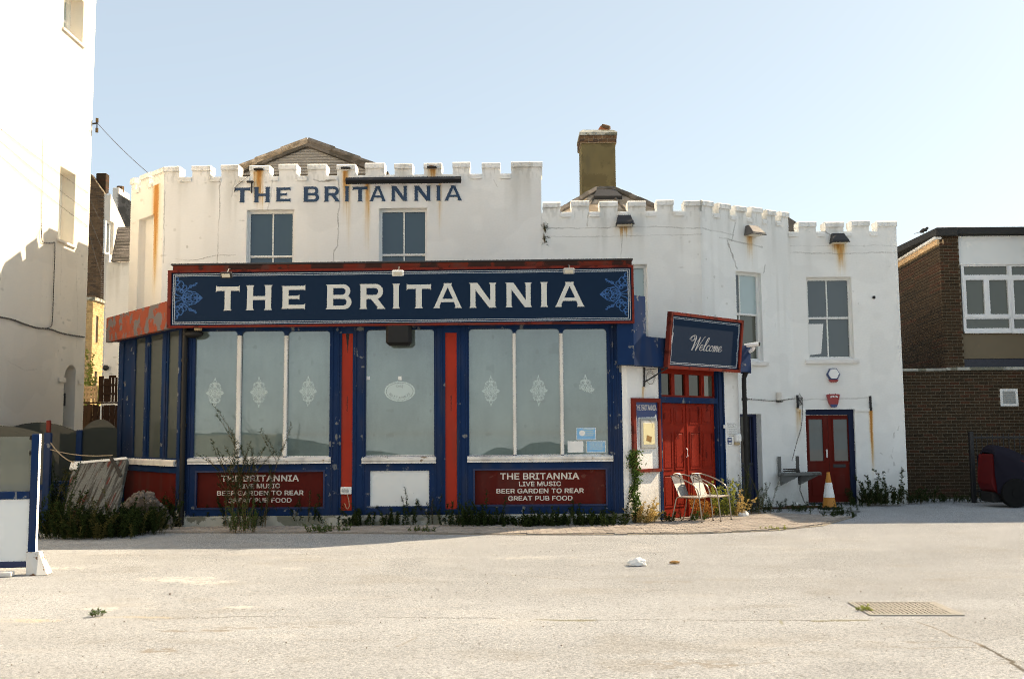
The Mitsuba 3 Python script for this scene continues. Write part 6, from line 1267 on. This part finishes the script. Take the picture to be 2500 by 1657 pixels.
for r in range(2):
    for i in range(nr):
        a = .03 + (Wd - .06) * (i + .25) / nr; sh = .02 * math.sin(i * 1.3 + r)
        add(MK, 'rib', gbox(a, a + .025, Dp * (.02 + .49 * r) + .01, Dp * (.02 + .49 * (r + 1)) - .02 + sh * .3, .003, .0078, .002), 'iron')
add(MK, 'centre_bar', gbox(.02, Wd - .02, Dp * .5 - .012, Dp * .5 + .012, .003, .0072, .002), 'iron')
add(MK, 'end_strip', gbox(0, .025, 0, Dp, .003, .0072, .002), 'iron'); add(MK, 'end_strip', gbox(Wd - .03, Wd, 0, Dp, .003, .0072, .002), 'iron'); add(MK, 'edge_strip', gbox(.03, Wd - .035, 0, .018, .003, .0072, .002), 'iron')
#MARK4

# ------------------------------------------------------------------ plants
def leaves(pts, dirs, L, W, g, droop=.2):
    """one folded diamond leaf at each point"""
    n = len(pts); d = dirs / (np.linalg.norm(dirs, axis=1, keepdims=True) + 1e-9); side = np.cross(d, g.normal(size=(n, 3))); side /= np.linalg.norm(side, axis=1, keepdims=True) + 1e-9; nn = np.cross(side, d)
    l = (L * g.uniform(.6, 1.3, n))[:, None]; w = (W * g.uniform(.7, 1.2, n))[:, None]; tip = pts + d * l; tip[:, 2] -= droop * l[:, 0]
    m = pts + d * l * .45
    v = np.stack([pts, m + side * w * .5 + nn * w * .15, tip, m - side * w * .5 + nn * w * .15], 1).reshape(-1, 3); b = np.arange(n)[:, None] * 4
    return v, np.vstack([b + [0, 1, 2], b + [0, 2, 3]])
def plant_parts(base, seed, h, spread, stems, per, L, W, upright=.6, lean=(0, 0), bare=.1, thick=.005, branch=0):
    g = np.random.default_rng(seed); sm, P, D = MB(), [], []
    def stem(p0, dirv, ln, r, depth):
        k = 7; t = np.linspace(0, 1, k)[:, None]; bend = g.normal(0, .18, 3) * [1, 1, .3]
        p = p0 + dirv * ln * t + bend * ln * (t ** 2); sm.add(*tube(p, np.linspace(r, r * .35, k), 3, False))
        m = max(3, int(per * ln / max(h, .01) * (1 if depth else 1))); u = g.uniform(bare, 1, m); q = np.stack([np.interp(u, t[:, 0], p[:, a]) for a in range(3)], 1)
        az = g.uniform(0, 6.283, m); el = g.uniform(-.2, 1.0, m); P.append(q); D.append(np.stack([np.cos(az) * np.cos(el), np.sin(az) * np.cos(el), np.sin(el)], 1) + dirv * .5)
        if depth < branch:
            for _ in range(4):
                t_ = g.uniform(.3, .9); c = np.array([np.interp(t_, t[:, 0], p[:, a]) for a in range(3)]); az = g.uniform(0, 6.283); stem(c, (dirv + np.array([math.cos(az), math.sin(az), .2]) * .6) / 1.3, ln * .45, r * .6, depth + 1)
    for _ in range(stems):
        az = g.uniform(0, 6.283); s = spread * math.sqrt(g.uniform(0, 1)); tilt = g.uniform(0, 1 - upright)
        dv = np.array([math.cos(az) * tilt + lean[0], math.sin(az) * tilt + lean[1], 1.0]); dv /= np.linalg.norm(dv)
        stem(np.array([base[0] + math.cos(az) * s, base[1] + math.sin(az) * s * .6, 0.0]), dv, h * (g.uniform(.35, 1.0) if g.random() > .08 else g.uniform(1.0, 1.35)), thick, 0)
    lv = leaves(np.vstack(P), np.vstack(D), L, W, g)
    return sm.get(), lv
def plant(name, label, cat, px, py, seed, h, spread, stems, per, L, W, mat, group=None, **kw):
    k = thing(name, label, cat, group); st, lv = plant_parts(G(px, py) if isinstance(px, (int, float)) else px, seed, h, spread, stems, per, L, W, **kw)
    add(k, 'stems', st, 'twig' if mat not in ('leaf_straw', 'leaf_rust') else mat); add(k, 'leaves', lv, mat); return k
plant('tall_weed', 'tall feathery weed growing in front of the left shop window', 'weed', 600, 1291, 21, 1.45, .34, 13, 150, .055, .011, 'leaf_dark', upright=.82, branch=1, thick=.008)
plant('tall_weed', 'leafy green foot of weeds sprouting from the paving below the left window', 'weed', 585, 1300, 22, .55, .26, 22, 60, .045, .016, 'leaf_green', upright=.6)
plant('grass_tuft', 'low green tuft at the paving edge left of the white panel', 'weed', 800, 1298, 23, .14, .34, 40, 22, .05, .014, 'leaf_green', upright=.4)
plant('grass_tuft', 'low green tuft at the paving edge below the second red strip', 'weed', 1032, 1299, 24, .11, .22, 26, 18, .045, .012, 'leaf_green', upright=.4)
plant('feathery_weed', 'dark bushy weed under the second red strip', 'weed', 1062, 1281, 25, .60, .34, 26, 80, .045, .010, 'leaf_dark', upright=.7)
plant('feathery_weed', 'dark bushy weed at the right end of the left maroon panel', 'weed', 735, 1283, 26, .52, .42, 26, 80, .045, .010, 'leaf_dark', upright=.65)
plant('feathery_weed', 'dark weeds at the foot of the left red strip', 'weed', 850, 1283, 27, .36, .30, 20, 60, .045, .011, 'leaf_dark', upright=.6)
plant('thin_weed', 'thin upright weed in front of the right maroon panel', 'weed', 1352, 1276, 28, .60, .06, 4, 90, .035, .008, 'leaf_dark', upright=.9)
plant('feathery_weed', 'olive weeds in front of the drainpipe at the left corner of the shopfront', 'weed', 455, 1283, 29, .50, .45, 30, 80, .045, .011, 'leaf_dark', upright=.65)
plant('dry_weed', 'straw-coloured sunlit weed sprawling at the foot of the white pillar left of the red doors', 'weed', 1568, 1278, 31, .34, .24, 30, 50, .06, .022, 'leaf_straw', upright=.35, lean=(.45, -.1))
plant('wall_foot_weed', 'dark green weed at the right corner of the shopfront plinth', 'weed', 1532, 1279, 32, .46, .22, 26, 60, .055, .020, 'leaf_dark', upright=.5)
plant('dry_grass', 'rust-coloured dry grass behind the front legs of the chairs', 'grass', 1717, 1266, 33, .45, .17, 30, 30, .08, .012, 'leaf_rust', upright=.6)
plant('leafy_weed', 'bright green leafy weed between the chairs and the drainpipe', 'weed', 1766, 1262, 34, .72, .20, 24, 70, .065, .030, 'leaf_lime', upright=.72)
plant('leafy_weed', 'yellow-green sunlit weed leaning right beside the outermost chair leg', 'weed', 1800, 1262, 35, .42, .14, 12, 40, .06, .022, 'leaf_straw', upright=.55, lean=(.4, 0))
plant('leafy_weed', 'small green weed at the foot of the red doors below the left chair', 'weed', 1636, 1275, 36, .22, .22, 16, 26, .05, .022, 'leaf_olive', upright=.5)
plant('leafy_weed', 'low green weed under the seat of the left chair', 'weed', 1700, 1272, 37, .20, .16, 14, 26, .05, .02, 'leaf_green', upright=.5)
plant('feathery_weed', 'dark feathery bush right of the drainpipe in front of the narrow blue door', 'weed', 1836, 1256, 38, .74, .36, 34, 110, .05, .011, 'leaf_dark', upright=.72)
plant('low_bush', 'low dark bush under the grey wall shelf', 'bush', 1950, 1226, 39, .50, .55, 40, 70, .06, .022, 'leaf_dark', upright=.55)
plant('low_bush', 'dark bush at the right foot of the annex end wall beneath the bent pipe', 'bush', 2160, 1234, 40, .58, .42, 40, 70, .07, .028, 'leaf_dark', upright=.6)
plant('low_bush', 'small dark bush just right of the annex doors', 'bush', 2110, 1232, 41, .40, .35, 26, 50, .06, .024, 'leaf_dark', upright=.5)
plant('low_bush', 'dark weeds between the annex corner and the brick wall', 'bush', 2225, 1228, 42, .40, .5, 30, 50, .06, .022, 'leaf_dark', upright=.5)
plant('ground_weed', 'small green weed in the seam of the foreground tarmac at the left', 'weed', 237, 1502, 43, .045, .07, 12, 10, .04, .012, 'leaf_green', upright=.3)
plant('ground_weed', 'small yellow-green weed at the left corner of the manhole cover', 'weed', 2110, 1490, 44, .035, .06, 12, 10, .035, .012, 'leaf_lime', upright=.3)
plant('ground_weed', 'tiny weed at the edge of the paving right of the chairs', 'weed', 1890, 1292, 45, .05, .22, 18, 10, .04, .012, 'leaf_lime', upright=.2)
plant('garden_shrub', 'sunlit green shrub behind the pale trellis', 'shrub', (-11.6, 27.6), 0, 46, 3.9, .7, 20, 160, .11, .06, 'leaf_lime', upright=.75, thick=.012)
# climbing plant on the pillar
g = np.random.default_rng(51); k = thing('climbing_plant', 'narrow climbing plant up the white pillar and the frame of the notice board', 'climbing plant')
z0c, z1c = .1, DOORW.at(1552, 1100, .05)[1]; ac = DOORW.at(1549, 1180, .05)[0]
st = [DOORW.P(ac + .03 * math.sin(i * 1.1), z0c + (z1c - z0c) * i / 12, .04) for i in range(13)]; add(k, 'stem', tube(st, .012, 5), 'twig')
m = 900; t = g.uniform(0, 1, m) ** .8; wid = .05 + .05 * np.exp(-((t - .88) / .12) ** 2) + .03 * (t < .15); P_ = np.array([DOORW.P(ac + a + .03 * math.sin(u * 13), z0c + (z1c - z0c) * u, .04 + abs(b)) for u, a, b in zip(t, g.normal(0, 1, m) * wid, g.normal(0, 1, m) * .04)])
add(k, 'leaves', leaves(P_, g.normal(size=(m, 3)) + [0, -.3, .3], .06, .032, g), 'leaf_green')
# ferns in the joint of the walls
for y, s_, lab in ((557, 52, 'upper small fern in the joint between the tall and low white walls'), (584, 53, 'lower small fern in the joint between the tall and low white walls')):
    g = np.random.default_rng(s_); p = MAIN.W(1330, y, .02); k = thing('wall_fern', lab, 'fern'); n_ = 40
    add(k, 'leaves', leaves(p + g.normal(0, 1, (n_, 3)) * [.03, .02, .05], g.normal(size=(n_, 3)) + [.4, -.6, 0], .065, .018, g), 'leaf_dark'); add(k, 'stem', tube([p + [-.02, .02, .1], p + [0, -.02, -.08]], .012, 5), 'twig')
# growth that nobody could count
def mass(name, label, spots, seed, h, stems, per, L, W, mat, **kw):
    S, Lv = MB(), MB()
    for i, (x_, y_, sp, hk) in enumerate(spots):
        a, b = plant_parts((x_, y_), seed + i, h * hk, sp, stems, per, L, W, **kw); S.add(*a); Lv.add(*b)
    struct(name, join(S.get(), Lv.get()), mat, kind='stuff', label=label)
g = np.random.default_rng(7)
sp = []
for px, py, hk in [(130, 1312, 1.0), (168, 1310, .62), (205, 1306, .50), (245, 1308, .50), (290, 1306, .50), (335, 1304, .55), (375, 1294, .50), (148, 1290, 1.1), (122, 1285, 1.25), (235, 1302, .55), (310, 1302, .55), (405, 1281, .62), (440, 1280, .6), (190, 1313, .45), (275, 1312, .42), (215, 1296, .6)]: sp.append((*G(px, py), .40, hk))
mass('weed_thicket', 'dense dark thicket of weeds around the leaning board and rubble', sp, 100, .85, 34, 110, .055, .017, 'leaf_dark', upright=.62)
mass('dry_thicket_grass', 'olive and dry grasses mixed into the thicket', [(a + .1, b - .12, .42, hk * (1.0 + .5 * (i % 3 == 0))) for i, (a, b, _, hk) in enumerate(sp)], 140, .78, 9, 70, .06, .012, 'leaf_olive', upright=.55)
sp = [(*G(px, 1279 + g.uniform(-2, 7)), .36, g.uniform(.6, 1.6) * (1.35 if 480 < px < 900 or 1000 < px < 1180 else .8)) for px in range(390, 1490, 26)]
mass('plinth_weeds', 'low dark weeds along the foot of the shopfront', sp, 200, .27, 26, 60, .05, .019, 'leaf_dark', upright=.5)
sp = [(*G(px, py), .4, g.uniform(.5, 1.2)) for px, py in [(1855, 1252), (1890, 1240), (1930, 1250), (1965, 1246), (2000, 1240), (2050, 1250), (2085, 1236), (1900, 1226), (1930, 1224), (2000, 1222), (2060, 1262), (2020, 1258)]]
mass('annex_weeds', 'low dark weeds on the shaded ground in front of the annex', sp, 260, .20, 14, 30, .05, .014, 'leaf_dark', upright=.45)
sp = [(*G(px, 1224 + g.uniform(-3, 3)), .4, g.uniform(.5, 1.2)) for px in range(2215, 2500, 30)]
mass('brick_wall_weeds', 'low dark weeds along the foot of the brick wall', sp, 300, .22, 14, 30, .05, .014, 'leaf_dark', upright=.5)
# sticks and rubbish near the cone
for i, (px, py, L_, a_, lab) in enumerate([(1905, 1243, .9, 5, 'long broken stick among weeds left of the cone'), (1960, 1240, .7, -6, 'shorter broken stick close to the cone'), (2050, 1252, .8, 3, 'flat board end on the ground right of the cone')]):
    x_, y_ = G(px, py); single('broken_stick', loc(Plane(x_, y_, a_), cbox(-L_ / 2, L_ / 2, .012, .05, -.03, .03, .006)), 'timber_brown' if i < 2 else 'timber_grey', lab, 'stick')
single('paper_scrap', crumple(1947, 1236, .07, .05, 15), 'paper_white', 'white scrap in the weeds left of the cone', 'litter')
x_, y_ = G(1965, 1250)
# loose grit on the tarmac
g = np.random.default_rng(77); mb = MB()
for i in range(340):
    x_, y_ = g.uniform(-5.5, 6), g.uniform(6.4, 15); s_ = g.uniform(.002, .006) * (2.2 if i % 57 == 0 else 1); mb.add(iv * s_ * g.uniform(.6, 1.3, 3) + [x_, y_, s_ * .4 + .004], ifc)
struct('grit', mb.get(), 'stone_rubble', kind='stuff', label='loose grit scattered on the tarmac')
